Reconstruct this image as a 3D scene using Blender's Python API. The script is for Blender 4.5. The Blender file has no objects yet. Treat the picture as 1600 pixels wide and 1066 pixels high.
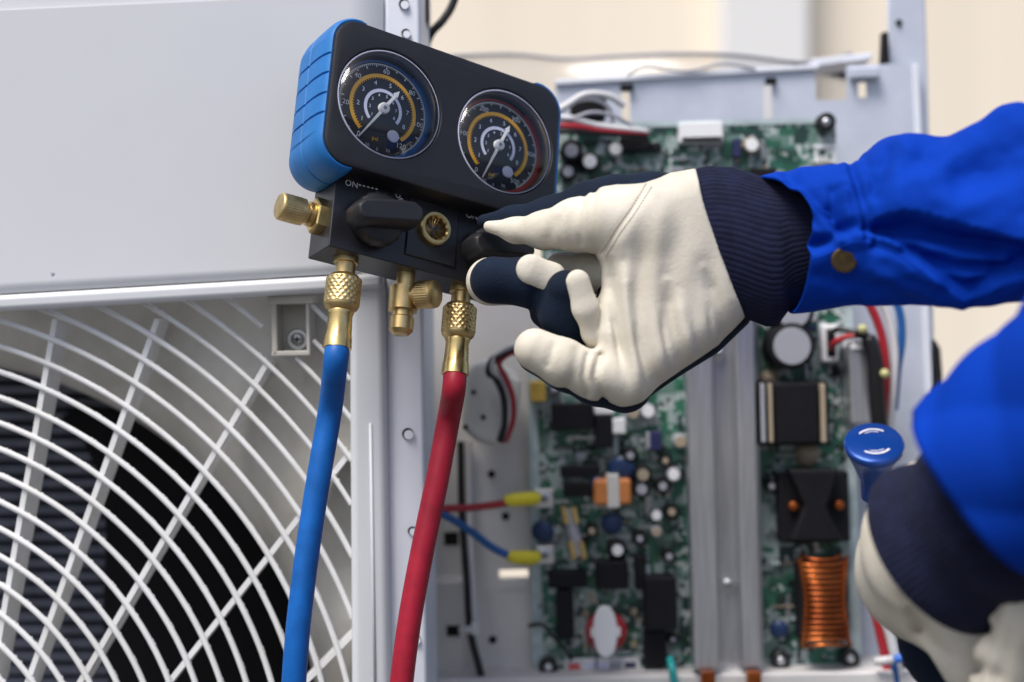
import bpy, bmesh, math, random
import numpy as np
from mathutils import Vector, Matrix

random.seed(7)
rng = np.random.default_rng(7)
scene = bpy.context.scene
COL = scene.collection

# ------------------------------------------------------------------ camera, light, exposure
FPX, CAMY = 2222.2, -0.9            # focal length in photograph pixels, camera position on Y
cam_d = bpy.data.cameras.new('camera')
cam = bpy.data.objects.new('camera', cam_d); COL.objects.link(cam)
cam.location = (0, CAMY, 0); cam.rotation_euler = (math.radians(90), 0, 0)
cam_d.sensor_width = 36; cam_d.lens = 50
cam_d.clip_start = 0.05; cam_d.clip_end = 100
cam_d.dof.use_dof = True
cam_d.dof.focus_distance = 0.905
cam_d.dof.aperture_fstop = 3.0
scene.camera = cam

SUN_EL, SUN_AZ = 60.0, -142.0       # azimuth: 0 = +Y (behind the unit), -152 = front, to the left
world = bpy.data.worlds.new('World'); scene.world = world; world.use_nodes = True
wn = world.node_tree; wn.nodes.clear()
sky = wn.nodes.new('ShaderNodeTexSky'); sky.sky_type = 'NISHITA'; sky.sun_disc = False
sky.sun_elevation = math.radians(SUN_EL); sky.sun_rotation = math.radians(SUN_AZ)
sky.dust_density = 4.0; sky.air_density = 1.0; sky.ozone_density = 1.0
bgn = wn.nodes.new('ShaderNodeBackground'); bgn.inputs['Strength'].default_value = 0.11
wo = wn.nodes.new('ShaderNodeOutputWorld')
wn.links.new(sky.outputs[0], bgn.inputs[0]); wn.links.new(bgn.outputs[0], wo.inputs[0])
sun_d = bpy.data.lights.new('sun', 'SUN'); sun_d.energy = 2.6; sun_d.angle = math.radians(26)
sun_d.color = (1.0, 0.965, 0.93)
sun = bpy.data.objects.new('sun', sun_d); COL.objects.link(sun)
el, az = math.radians(SUN_EL), math.radians(SUN_AZ)
sd = Vector((math.sin(az) * math.cos(el), math.cos(az) * math.cos(el), math.sin(el)))
sun.rotation_euler = sd.to_track_quat('Z', 'Y').to_euler()
vs = scene.view_settings
vs.view_transform = 'Standard'; vs.look = 'None'; vs.gamma = 1.0; vs.exposure = 0.44
vs.use_curve_mapping = False
scene.render.engine = 'CYCLES'
scene.cycles.use_denoising = True
scene.cycles.max_bounces = 8
scene.cycles.transparent_max_bounces = 12

# ------------------------------------------------------------------ helpers
TILT = 0.026
RT = Vector((math.cos(TILT), 0, math.sin(TILT)))     # the unit's own right and up
UP = Vector((-math.sin(TILT), 0, math.cos(TILT)))

def S(Y): return (Y - CAMY) / FPX
def U(px, py, Y):
    s = S(Y); return Vector(((px - 800) * s, Y, (533 - py) * s))

def link(o, parent=None):
    COL.objects.link(o)
    if parent is not None: o.parent = parent
    return o

def mesh_obj(name, verts, faces, mat, parent=None, smooth=False, bevel=0.0, seg=2, mats=None, midx=None, world=True):
    me = bpy.data.meshes.new(name)
    me.from_pydata([tuple(v) for v in verts], [], [tuple(f) for f in faces])
    if mats:
        for m in mats: me.materials.append(m)
        if midx is not None: me.polygons.foreach_set('material_index', np.asarray(midx, dtype=np.int32))
    else:
        me.materials.append(mat)
    me.validate(); me.update()
    bm = bmesh.new(); bm.from_mesh(me); bmesh.ops.recalc_face_normals(bm, faces=bm.faces); bm.to_mesh(me); bm.free()
    if smooth or bevel: me.polygons.foreach_set('use_smooth', [True] * len(me.polygons))
    o = bpy.data.objects.new(name, me)
    link(o, parent)
    if parent is not None and world:
        o.matrix_parent_inverse = INV.get(parent.name, Matrix.Identity(4))
    if bevel:
        b = o.modifiers.new('bevel', 'BEVEL'); b.width = bevel; b.segments = seg
        b.limit_method = 'ANGLE'; b.angle_limit = math.radians(40); b.harden_normals = True
    return o

INV = {}
def thing(name, label, cat, loc=(0, 0, 0), mat=None, group=None):
    o = bpy.data.objects.new(name, None); COL.objects.link(o)
    o.empty_display_size = 0.05
    m = mat if mat is not None else Matrix.Translation(Vector(loc))
    o.matrix_world = m
    INV[o.name] = m.inverted()
    o['label'] = label; o['category'] = cat
    if group: o['group'] = group
    return o
def tag(o, label, cat, group=None):
    o['label'] = label; o['category'] = cat
    if group: o['group'] = group
    return o

class MB:
    def __init__(s): s.v = []; s.f = []; s.m = []
    def add(s, v, f, m=0):
        b = len(s.v); s.v += [tuple(x) for x in v]; s.f += [tuple(i + b for i in q) for q in f]; s.m += [m] * len(f)
        return s
    def box(s, c, ax, ay, az, m=0):
        c, ax, ay, az = map(Vector, (c, ax, ay, az))
        v = [c + i * ax + j * ay + k * az for i in (-1, 1) for j in (-1, 1) for k in (-1, 1)]
        return s.add(v, [(0, 1, 3, 2), (4, 6, 7, 5), (0, 4, 5, 1), (2, 3, 7, 6), (0, 2, 6, 4), (1, 5, 7, 3)], m)
    def pbox(s, x0, y0, x1, y1, Yf, dep, m=0, rot=0.0):
        """box whose front face covers the given photograph rectangle at depth Yf; dep runs back"""
        c = U((x0 + x1) / 2, (y0 + y1) / 2, Yf); k = S(Yf) / 2
        r = RT * math.cos(rot) + UP * math.sin(rot); u = UP * math.cos(rot) - RT * math.sin(rot)
        return s.box(c + Vector((0, dep / 2, 0)), r * abs(x1 - x0) * k, (0, dep / 2, 0), u * abs(y1 - y0) * k, m)
    def prism(s, pts, dep, m=0):
        n = len(pts); d = Vector((0, dep, 0)); v = [Vector(p) for p in pts] + [Vector(p) + d for p in pts]
        f = [tuple(range(n)), tuple(range(2 * n - 1, n - 1, -1))] + [(i, n + i, n + (i + 1) % n, (i + 1) % n) for i in range(n)]
        return s.add(v, f, m)
    def lathe(s, org, axis, prof, n=24, m=0, fn=None, flat=0.0):
        """prof: (distance along axis, radius); fn(t,angle)->radius offset"""
        org = Vector(org); a = Vector(axis).normalized(); e = a.orthogonal().normalized(); g = a.cross(e)
        v = []; f = []
        for i, (t, r) in enumerate(prof):
            for j in range(n):
                th = 2 * math.pi * j / n
                rr = r + (fn(t, th) if fn else 0)
                v.append(org + a * t + (e * math.cos(th) + g * math.sin(th)) * rr)
        for i in range(len(prof) - 1):
            for j in range(n):
                f.append((i * n + j, i * n + (j + 1) % n, (i + 1) * n + (j + 1) % n, (i + 1) * n + j))
        f.append(tuple(range(n))[::-1]); f.append(tuple((len(prof) - 1) * n + j for j in range(n)))
        return s.add(v, f, m)
    def cyl(s, px, py, r, Yf, dep, n=20, m=0, top=0.0):
        R = r * S(Yf)
        prof = [(0, R - top), (top, R), (dep, R)] if top else [(0, R), (dep, R)]
        return s.lathe(U(px, py, Yf), (0, 1, 0), prof, n, m)
    def tube(s, pts, rad, n=10, m=0, cap=True, squash=None):
        pts = [Vector(p) for p in pts]; k = len(pts)
        if not hasattr(rad, '__len__'): rad = [rad] * k
        T = [(pts[min(i + 1, k - 1)] - pts[max(i - 1, 0)]).normalized() for i in range(k)]
        e = T[0].orthogonal().normalized(); v = []; f = []
        for i in range(k):
            e = (e - T[i] * e.dot(T[i])).normalized(); g = T[i].cross(e)
            for j in range(n):
                th = 2 * math.pi * j / n
                v.append(pts[i] + (e * math.cos(th) + g * math.sin(th)) * rad[i])
        for i in range(k - 1):
            for j in range(n):
                f.append((i * n + j, i * n + (j + 1) % n, (i + 1) * n + (j + 1) % n, (i + 1) * n + j))
        if cap: f.append(tuple(range(n))[::-1]); f.append(tuple((k - 1) * n + j for j in range(n)))
        return s.add(v, f, m)
    def obj(s, name, mat, parent=None, smooth=False, bevel=0.0, seg=2, mats=None, world=True):
        return mesh_obj(name, s.v, s.f, mat, parent, smooth, bevel, seg, mats, s.m if mats else None, world)

def spline(pts, n=8):
    P = [Vector(p) for p in pts]; out = []
    for i in range(len(P) - 1):
        a, b, c, d = P[max(i - 1, 0)], P[i], P[i + 1], P[min(i + 2, len(P) - 1)]
        for j in range(n):
            t = j / n
            out.append(0.5 * ((2 * b) + (c - a) * t + (2 * a - 5 * b + 4 * c - d) * t * t + (3 * b - a - 3 * c + d) * t ** 3))
    out.append(P[-1]); return out

def smooth_by_angle(o, deg=35):
    for p in o.data.polygons: p.use_smooth = True
    try: o.data.set_sharp_from_angle(angle=math.radians(deg))
    except Exception: pass
    return o

# ------------------------------------------------------------------ materials
def mat(name, col, rough=0.5, metal=0.0, vary=0.0, vscale=8.0, col2=None, bump=0.0, bscale=200.0, spec=0.5,
        sheen=0.0, coat=0.0, rvary=0.0, detail=4.0, stretch=None):
    m = bpy.data.materials.new(name); m.use_nodes = True
    nt = m.node_tree; b = nt.nodes['Principled BSDF']
    b.inputs['Base Color'].default_value = (*col, 1); b.inputs['Roughness'].default_value = rough
    b.inputs['Metallic'].default_value = metal; b.inputs['Specular IOR Level'].default_value = spec
    if sheen: b.inputs['Sheen Weight'].default_value = sheen; b.inputs['Sheen Roughness'].default_value = 0.5
    if coat: b.inputs['Coat Weight'].default_value = coat; b.inputs['Coat Roughness'].default_value = 0.1
    tc = nt.nodes.new('ShaderNodeTexCoord'); src = tc.outputs['Object']
    if stretch:
        mp = nt.nodes.new('ShaderNodeMapping'); mp.inputs['Scale'].default_value = stretch
        nt.links.new(src, mp.inputs['Vector']); src = mp.outputs['Vector']
    if vary or col2 or rvary:
        n = nt.nodes.new('ShaderNodeTexNoise'); n.inputs['Scale'].default_value = vscale; n.inputs['Detail'].default_value = detail
        n.inputs['Roughness'].default_value = 0.6
        nt.links.new(src, n.inputs['Vector'])
        r = nt.nodes.new('ShaderNodeValToRGB'); nt.links.new(n.outputs['Fac'], r.inputs['Fac'])
        c2 = col2 if col2 else tuple(c * (1 - vary) for c in col)
        c1 = col if col2 else tuple(min(1, c * (1 + vary * 0.5)) for c in col)
        r.color_ramp.elements[0].color = (*c2, 1); r.color_ramp.elements[0].position = 0.35
        r.color_ramp.elements[1].color = (*c1, 1); r.color_ramp.elements[1].position = 0.65
        nt.links.new(r.outputs['Color'], b.inputs['Base Color'])
        if rvary:
            mr = nt.nodes.new('ShaderNodeMapRange'); mr.inputs['To Min'].default_value = rough - rvary; mr.inputs['To Max'].default_value = rough + rvary
            nt.links.new(n.outputs['Fac'], mr.inputs['Value']); nt.links.new(mr.outputs['Result'], b.inputs['Roughness'])
    if bump:
        n2 = nt.nodes.new('ShaderNodeTexNoise'); n2.inputs['Scale'].default_value = bscale; n2.inputs['Detail'].default_value = 3
        nt.links.new(src, n2.inputs['Vector'])
        bp = nt.nodes.new('ShaderNodeBump'); bp.inputs['Strength'].default_value = bump; bp.inputs['Distance'].default_value = 0.001
        nt.links.new(n2.outputs['Fac'], bp.inputs['Height']); nt.links.new(bp.outputs['Normal'], b.inputs['Normal'])
    return m

M = {}
M['panel'] = mat('painted_panel', (0.61, 0.63, 0.665), 0.42, vary=0.04, vscale=3.5, bump=0.08, bscale=25, rvary=0.08)
M['grille'] = mat('grille_plastic', (0.78, 0.79, 0.80), 0.4, vary=0.08, vscale=40, col2=(0.70, 0.70, 0.69))
M['mouth'] = mat('dusty_cream_plastic', (0.62, 0.61, 0.57), 0.6, vscale=14, col2=(0.47, 0.45, 0.40), bump=0.2, bscale=150)
M['column'] = mat('white_sheet_steel', (0.76, 0.79, 0.87), 0.38, vary=0.05, vscale=12)
M['zinc'] = mat('galvanised_steel', (0.62, 0.66, 0.76), 0.42, metal=0.2, vscale=30, col2=(0.55, 0.59, 0.69), rvary=0.08)
M['greyplate'] = mat('grey_sheet_steel', (0.68, 0.665, 0.66), 0.5, metal=0.1, vary=0.1, vscale=10)
M['alu'] = mat('brushed_aluminium', (0.64, 0.66, 0.70), 0.28, metal=0.8, vscale=60, col2=(0.50, 0.51, 0.55), stretch=(8, 8, 0.3))
M['dark'] = mat('interior_shade_black', (0.004, 0.004, 0.005), 0.9, spec=0.1)
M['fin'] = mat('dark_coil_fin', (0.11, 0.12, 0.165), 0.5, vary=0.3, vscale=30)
M['blade'] = mat('black_fan_blade', (0.005, 0.005, 0.006), 0.7, spec=0.15)
M['wall'] = mat('cream_wall', (0.90, 0.81, 0.67), 0.9, vary=0.05, vscale=2.2, stretch=(1.6, 1, 0.08))
M['bounce_ground'] = mat('dark_bounce_sheet', (0.09, 0.09, 0.09), 0.9, vary=0.2, vscale=2.0, bump=0.3, bscale=60)
M['white'] = mat('white_paint', (0.80, 0.80, 0.79), 0.6)
M['black'] = mat('black_moulded_plastic', (0.012, 0.012, 0.015), 0.42, bump=0.12, bscale=1500, vary=0.15, vscale=60)
M['blackmetal'] = mat('black_anodised_block', (0.016, 0.016, 0.020), 0.34, metal=0.0, vary=0.2, vscale=50, bump=0.05, bscale=1800, spec=0.55)
M['knob'] = mat('black_knob', (0.013, 0.013, 0.016), 0.46, bump=0.15, bscale=1400, vary=0.2, vscale=70)
M['bumper'] = mat('blue_rubber_bumper', (0.012, 0.15, 0.44), 0.5, spec=0.35, vary=0.12, vscale=40, bump=0.08, bscale=1200)
M['brass'] = mat('brass', (0.72, 0.54, 0.26), 0.38, metal=1.0, vscale=90, col2=(0.52, 0.38, 0.17), rvary=0.10)
M['brass_bright'] = mat('bright_brass', (0.84, 0.62, 0.27), 0.28, metal=1.0, vscale=70, col2=(0.66, 0.47, 0.19), rvary=0.08)
M['hose_blue'] = mat('blue_rubber_hose', (0.004, 0.105, 0.40), 0.45, spec=0.3, vary=0.2, vscale=60, bump=0.05, bscale=900)
M['hose_red'] = mat('red_rubber_hose', (0.33, 0.012, 0.032), 0.45, spec=0.3, vary=0.2, vscale=60, bump=0.05, bscale=900)
M['dial'] = mat('dial_black', (0.008, 0.010, 0.022), 0.5)
M['p_white'] = mat('print_white', (0.93, 0.94, 0.97), 0.5)
M['p_lilac'] = mat('print_lilac', (0.66, 0.69, 0.88), 0.5)
M['p_orange'] = mat('print_orange', (0.95, 0.50, 0.04), 0.5)
M['p_blue'] = mat('print_blue', (0.02, 0.24, 0.80), 0.5)
M['p_red'] = mat('print_red', (0.80, 0.05, 0.05), 0.5)
M['p_wall'] = mat('frosted_case_wall', (0.30, 0.34, 0.44), 0.22)
M['needle'] = mat('needle_white', (0.95, 0.95, 0.96), 0.4)
M['leather'] = mat('cream_leather', (0.67, 0.63, 0.54), 0.66, vscale=26, col2=(0.56, 0.52, 0.43), bump=0.22, bscale=520, spec=0.3)
M['navy'] = mat('navy_fabric', (0.003, 0.010, 0.026), 0.85, spec=0.2, vary=0.3, vscale=40, bump=0.4, bscale=700, sheen=0.03)
M['knit'] = mat('navy_knit', (0.008, 0.011, 0.034), 0.9, spec=0.2, vary=0.3, vscale=120, bump=0.5, bscale=900, sheen=0.03)
M['thread'] = mat('cream_thread', (0.42, 0.38, 0.29), 0.8)
M['jacket'] = mat('royal_blue_cloth', (0.0012, 0.037, 0.345), 0.85, vscale=12, vary=0.12, bump=0.25, bscale=1100, spec=0.08)
M['snap'] = mat('antique_brass_snap', (0.16, 0.11, 0.05), 0.35, metal=0.9, vary=0.3, vscale=200)
M['bluecap'] = mat('blue_anodised', (0.006, 0.055, 0.30), 0.22, metal=0.35, vary=0.1, vscale=30)
M['pcb_edge'] = mat('board_margin', (0.44, 0.54, 0.56), 0.5, vary=0.2, vscale=60)
M['c_black'] = mat('component_black', (0.009, 0.009, 0.012), 0.55, spec=0.2, vary=0.2, vscale=60)
M['c_grey'] = mat('component_grey', (0.34, 0.35, 0.40), 0.5)
M['c_white'] = mat('component_white', (0.82, 0.83, 0.85), 0.5)
M['c_blue'] = mat('varistor_blue', (0.012, 0.035, 0.11), 0.4)
M['c_navy'] = mat('component_navy', (0.020, 0.022, 0.09), 0.4)
M['c_tan'] = mat('component_tan', (0.36, 0.30, 0.22), 0.6)
M['copper'] = mat('enamelled_copper', (0.52, 0.15, 0.035), 0.26, metal=0.8, vscale=45, col2=(0.24, 0.05, 0.012))
M['orange'] = mat('orange_tape', (0.62, 0.22, 0.06), 0.5, vary=0.2, vscale=40)
M['amber'] = mat('amber_film', (0.42, 0.28, 0.05), 0.45, vary=0.2, vscale=60)
M['solder'] = mat('tinned_metal', (0.62, 0.63, 0.65), 0.30, metal=0.9)
M['w_red'] = mat('red_wire', (0.36, 0.015, 0.025), 0.4)
M['w_blue'] = mat('blue_wire', (0.012, 0.10, 0.32), 0.4)
M['w_white'] = mat('white_wire', (0.62, 0.62, 0.64), 0.45)
M['w_black'] = mat('black_wire', (0.010, 0.010, 0.012), 0.45)
M['w_cyan'] = mat('cyan_wire', (0.02, 0.36, 0.36), 0.4)
M['yellow'] = mat('yellow_vinyl_sleeve', (0.80, 0.68, 0.03), 0.45, vary=0.15, vscale=60)
M['pale_yellow'] = mat('pale_yellow_nylon', (0.48, 0.48, 0.22), 0.5)
M['tie'] = mat('white_nylon', (0.60, 0.60, 0.60), 0.5)
M['tie_blue'] = mat('blue_nylon', (0.03, 0.14, 0.55), 0.5)
M['motor'] = mat('ivory_plastic', (0.66, 0.655, 0.62), 0.5, vary=0.1, vscale=20)
M['hole'] = mat('hole_black', (0.004, 0.004, 0.004), 0.9)

def glass_mat(name, ior_blend, rough, tint=(1, 1, 1)):
    m = bpy.data.materials.new(name); m.use_nodes = True; nt = m.node_tree; nt.nodes.clear()
    out = nt.nodes.new('ShaderNodeOutputMaterial'); mx = nt.nodes.new('ShaderNodeMixShader')
    tr = nt.nodes.new('ShaderNodeBsdfTransparent'); tr.inputs[0].default_value = (*tint, 1)
    gl = nt.nodes.new('ShaderNodeBsdfGlossy'); gl.inputs['Roughness'].default_value = rough
    fr = nt.nodes.new('ShaderNodeFresnel'); fr.inputs['IOR'].default_value = ior_blend
    nt.links.new(fr.outputs[0], mx.inputs[0]); nt.links.new(tr.outputs[0], mx.inputs[1]); nt.links.new(gl.outputs[0], mx.inputs[2])
    nt.links.new(mx.outputs[0], out.inputs[0]); return m
M['glass'] = glass_mat('clear_lens', 1.5, 0.03)
M['film'] = glass_mat('clear_plastic_sheet', 1.5, 0.2, (0.95, 0.95, 0.96))

def pcb_mat():
    m = bpy.data.materials.new('green_circuit_board'); m.use_nodes = True; nt = m.node_tree; b = nt.nodes['Principled BSDF']
    b.inputs['Roughness'].default_value = 0.4
    tc = nt.nodes.new('ShaderNodeTexCoord')
    def ramp(src, stops):
        r = nt.nodes.new('ShaderNodeValToRGB'); r.color_ramp.interpolation = 'CONSTANT'
        while len(r.color_ramp.elements) < len(stops): r.color_ramp.elements.new(0.5)
        for e, (p, c) in zip(r.color_ramp.elements, stops): e.position = p; e.color = (*c, 1)
        nt.links.new(src, r.inputs['Fac']); return r
    v = nt.nodes.new('ShaderNodeTexVoronoi'); v.distance = 'CHEBYCHEV'; v.inputs['Scale'].default_value = 75
    nt.links.new(tc.outputs['Object'], v.inputs['Vector'])
    sx = nt.nodes.new('ShaderNodeSeparateColor'); nt.links.new(v.outputs['Color'], sx.inputs[0])
    r1 = ramp(sx.outputs[0], [(0, (0.022, 0.11, 0.068)), (0.26, (0.034, 0.16, 0.105)), (0.48, (0.12, 0.21, 0.18)), (0.68, (0.30, 0.38, 0.37)), (0.90, (0.012, 0.045, 0.038))])
    v2 = nt.nodes.new('ShaderNodeTexVoronoi'); v2.distance = 'MANHATTAN'; v2.inputs['Scale'].default_value = 190
    nt.links.new(tc.outputs['Object'], v2.inputs['Vector'])
    sx2 = nt.nodes.new('ShaderNodeSeparateColor'); nt.links.new(v2.outputs['Color'], sx2.inputs[0])
    r2 = ramp(sx2.outputs[1], [(0, (0, 0, 0)), (0.66, (1, 1, 1))])
    r3 = ramp(sx2.outputs[0], [(0, (0.36, 0.42, 0.42)), (0.40, (0.02, 0.04, 0.035)), (0.72, (0.48, 0.52, 0.52))])
    mx = nt.nodes.new('ShaderNodeMix'); mx.data_type = 'RGBA'
    nt.links.new(r2.outputs[0], mx.inputs[0]); nt.links.new(r1.outputs[0], mx.inputs[6]); nt.links.new(r3.outputs[0], mx.inputs[7])
    nt.links.new(mx.outputs[2], b.inputs['Base Color']); return m
M['pcb'] = pcb_mat()

# ------------------------------------------------------------------ background
def struct(name, mb, m, bevel=0.0):
    o = mb.obj(name, m, bevel=bevel); o['kind'] = 'structure'; return o
WY = 3.2
wb = MB(); wb.box((0, WY + 0.06, 0), (5, 0, 0), (0, 0.05, 0), (0, 0, 3.0))
struct('wall', wb, M['wall'])
wb = MB()
a, b = U(1128, 0, WY - 0.12), U(1266, 0, WY - 0.12)
wb.box(((a.x + b.x) / 2, WY - 0.055, 0), ((b.x - a.x) / 2, 0, 0), (0, 0.06, 0), (0, 0, 3.0))
pil = wb.obj('pilaster', M['white'], bevel=0.01)
pil['kind'] = 'structure'

gb = MB(); gb.box((0, 0, -0.82), (20, 0, 0), (0, 20, 0), (0, 0, 0.02))  # unseen sheet, added so metals and undersides have something to reflect
struct('bounce_ground', gb, M['bounce_ground'])

# ------------------------------------------------------------------ outdoor unit: front, grille, inside
unit = thing('outdoor_unit', 'white air conditioner outdoor unit with round fan grille and opened electrics bay', 'air conditioner', U(560, 1066, 0.15))
YP = 0.070          # front panel face
def lip_y(x): return 486 - 0.0585 * x       # lower edge of the upper panel
P = MB()
# the upper panel: a slightly crowned sheet with a folded top edge
nx, nz = 30, 26
xs = np.linspace(-150, 597, nx)
vv = []; ff = []
for j in range(nz):
    t = j / (nz - 1)
    for i, x in enumerate(xs):
        ytop = 16 - 0.045 * x; ybot = lip_y(x) - 27
        y = ytop + (ybot - ytop) * t
        q = U(x, y, YP)
        q.y += 0.0015 * ((2 * (x + 150) / 747 - 1) ** 2)
        if i == nx - 1: q.y += 0.008
        vv.append(q)
for j in range(nz - 1):
    for i in range(nx - 1): ff.append((j * nx + i, j * nx + i + 1, (j + 1) * nx + i + 1, (j + 1) * nx + i))
# top fold: goes up and back
b0 = len(vv)
for k, (dy, dz) in enumerate(((0.0012, 0.0004), (0.0016, 0.0050), (0.0040, 0.09))):
    for i, x in enumerate(xs): q = Vector(vv[i]); vv.append(q + Vector((0, dy, dz)))
for k in range(3):
    r0 = b0 + (k - 1) * nx if k else 0
    for i in range(nx - 1): ff.append((r0 + i, r0 + i + 1, b0 + k * nx + i + 1, b0 + k * nx + i))
# right fold: goes back
b1 = len(vv)
for j in range(nz): vv.append(vv[j * nx + nx - 1] + Vector((0.001, 0.03, 0)))
for j in range(nz - 1): ff.append((j * nx + nx - 1, b1 + j, b1 + j + 1, (j + 1) * nx + nx - 1))
o = mesh_obj('front_panel', vv, ff, M['panel'], unit, smooth=True)
smooth_by_angle(o, 50)
sm = o.modifiers.new('thick', 'SOLIDIFY'); sm.thickness = 0.0012; sm.offset = 1
P = MB(); P.lathe(U(82, 428, YP - 0.0002), (0, 1, 0), [(0, 0.0006), (0.0003, 0.0014)], 9, fn=lambda t, a: 0.0003 * math.sin(3 * a)); P.obj('paint_chip', M['c_grey'], unit)
# lip under it
P = MB(); P.prism([U(-150, lip_y(-150) - 25, YP - 0.004), U(598, lip_y(598) - 25, YP - 0.004), U(598, lip_y(598), YP - 0.004), U(-150, lip_y(-150), YP - 0.004)], 0.02)
P.obj('panel_lip', M['panel'], unit, bevel=0.004, seg=3)
# right upright of the grille frame, and a shallow rib on it
P = MB(); P.prism([U(545, 440, YP + 0.001), U(601, 438, YP + 0.001), U(611, 1130, YP + 0.001), U(549, 1130, YP + 0.001)], 0.05)
P.obj('grille_frame', M['panel'], unit, bevel=0.006, seg=3)
P = MB(); P.tube([U(579, 662, YP + 0.001), U(583, 900, YP + 0.001), U(587, 1130, YP + 0.001)], 0.0011, 8)
P.obj('frame_rib', M['panel'], unit, smooth=True)
P = MB(); P.prism([U(597, -60, YP + 0.012), U(604, -60, YP + 0.012), U(608, 470, YP + 0.012), U(600, 470, YP + 0.012)], 0.03)
P.obj('panel_edge', M['panel'], unit, bevel=0.002)
# the pressed-steel column beside it
P = MB(); P.prism([U(600, -70, 0.080), U(656, -70, 0.080), U(668, 1130, 0.080), U(606, 1130, 0.080)], 0.012)
colm = P.obj('steel_column', M['column'], unit, bevel=0.003)
P = MB(); P.prism([U(653, -70, 0.0835), U(655.5, -70, 0.0835), U(667.5, 1130, 0.0835), U(664, 1130, 0.0835)], 0.135)
P.obj('column_return', M['column'], colm)
for (x, y, r) in ((631, 6, 8), (634, 52, 7), (637, 678, 9), (644, 830, 7), (650, 1000, 7)):
    P = MB(); P.cyl(x, y, r, 0.0785, 0.003, 18); h = P.obj('hole', M['hole'], colm)
    P = MB(); P.cyl(x + 1.5, y + 1.5, r * 0.82, 0.0775, 0.002, 18); P.obj('plug', M['column'], colm)
# grille rings
GX, GY, GYP = -214.0, 1250.0, 0.088
gc = U(GX, GY, GYP); gs = S(GYP)
def grille_vis(px, py):
    if px > 552 or px < -45 or py > 1105 or py < lip_y(px) - 6: return False
    if 417 < px < 484 and py < 556: return False
    if 484 <= px and py < 486 + (px - 484) * 0: return True
    return True
def spoke_ang(k, r): return 22.0 + 12.3 * k + 0.034 * (800 - r) - 0.000012 * (800 - r) ** 2
for k in range(-14, 9):
    r = 777.9 + 37.9 * k
    th = np.radians(np.arange(0, 100, 0.6)); run = []; runs = []
    for t in th:
        px, py = GX + r * math.sin(t), GY - r * math.cos(t)
        if grille_vis(px, py): run.append(gc + Vector((r * math.sin(t), 0, r * math.cos(t))) * gs)
        else:
            if len(run) > 3: runs.append(run)
            run = []
    if len(run) > 3: runs.append(run)
    if not runs: continue
    for rn in runs[1:]:
        P = MB(); P.tube(rn, 0.0018, 8); smooth_by_angle(P.obj('ring', M['grille'], unit), 60)
    P = MB(); P.tube(runs[0], 0.00205 if k < 3 else 0.0018, 10)
    if k < 5:
        for j in range(0, 7):
            for off, big in ((0, 1), (0.5, 0)):
                t = math.radians(spoke_ang(j - 1 + off, r)); px, py = GX + r * math.sin(t), GY - r * math.cos(t)
                if not grille_vis(px, py) or (k > 0 and not big): continue
                c = gc + Vector((r * math.sin(t), 0, r * math.cos(t))) * gs
                e = Vector((math.cos(t), 0, -math.sin(t)))
                for sgn in (-1, 1):
                    q = c + e * sgn * (0.0026 if big else 0.0013) + Vector((0, 0.001, 0))
                    P.lathe(q - e * 0.0012, e, [(0, 0.0012), (0.0005, 0.0023), (0.0019, 0.0023), (0.0024, 0.0012)], 8)
    smooth_by_angle(P.obj('ring', M['grille'], unit), 60)
for (xa, ya, xb, yb) in ((-28, 515, -75, 900), (85, 499, -16, 1075), (245, 499, 30, 1100), (418, 565, 95, 1116), (545, 709, 220, 1122), (552, 990, 420, 1124)):
    P = MB(); pts = []
    e0 = Vector((xb - xa, 0, -(yb - ya))).normalized(); e0 = Vector((-e0.z, 0, e0.x))
    for t in np.linspace(0, 1, 12):
        px, py = xa + (xb - xa) * t, ya + (yb - ya) * t
        if py < lip_y(px) - 8: continue
        pts.append((U(px, py, GYP), e0))
    if len(pts) < 3: continue
    v = []; f = []
    for p_, e in pts:
        for (dx, dy) in ((-0.0019, 0.0008), (0.0019, 0.0008), (0.0016, 0.032), (-0.0016, 0.032)): v.append(p_ + e * dx + Vector((0, dy, 0)))
    n = len(pts)
    for i in range(n - 1):
        for j in range(4): f.append((i * 4 + j, i * 4 + (j + 1) % 4, (i + 1) * 4 + (j + 1) % 4, (i + 1) * 4 + j))
    f += [(0, 1, 2, 3), tuple((n - 1) * 4 + j for j in range(4))]
    mesh_obj('spoke', v, f, M['grille'], unit)
# bell mouth (fan opening)
prof = [(0.300, 0.235), (0.303, 0.20), (0.312, 0.165), (0.328, 0.142), (0.350, 0.130), (0.385, 0.123), (0.44, 0.118), (0.52, 0.115), (0.75, 0.114)]
xm = U(572, 0, 0.115).x; zm = 0.045
v = []; f = []; ths = np.radians(np.arange(-12, 104, 1.5)); NP = len(prof)
for t in ths:
    for (r, y) in prof:
        v.append((min(gc.x + r * math.sin(t), xm), y, min(gc.z + r * math.cos(t), zm)))
for i in range(len(ths) - 1):
    for j in range(NP - 1): f.append((i * NP + j, i * NP + j + 1, (i + 1) * NP + j + 1, (i + 1) * NP + j))
smooth_by_angle(mesh_obj('bell_mouth', v, f, M['mouth'], unit), 60)
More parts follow.
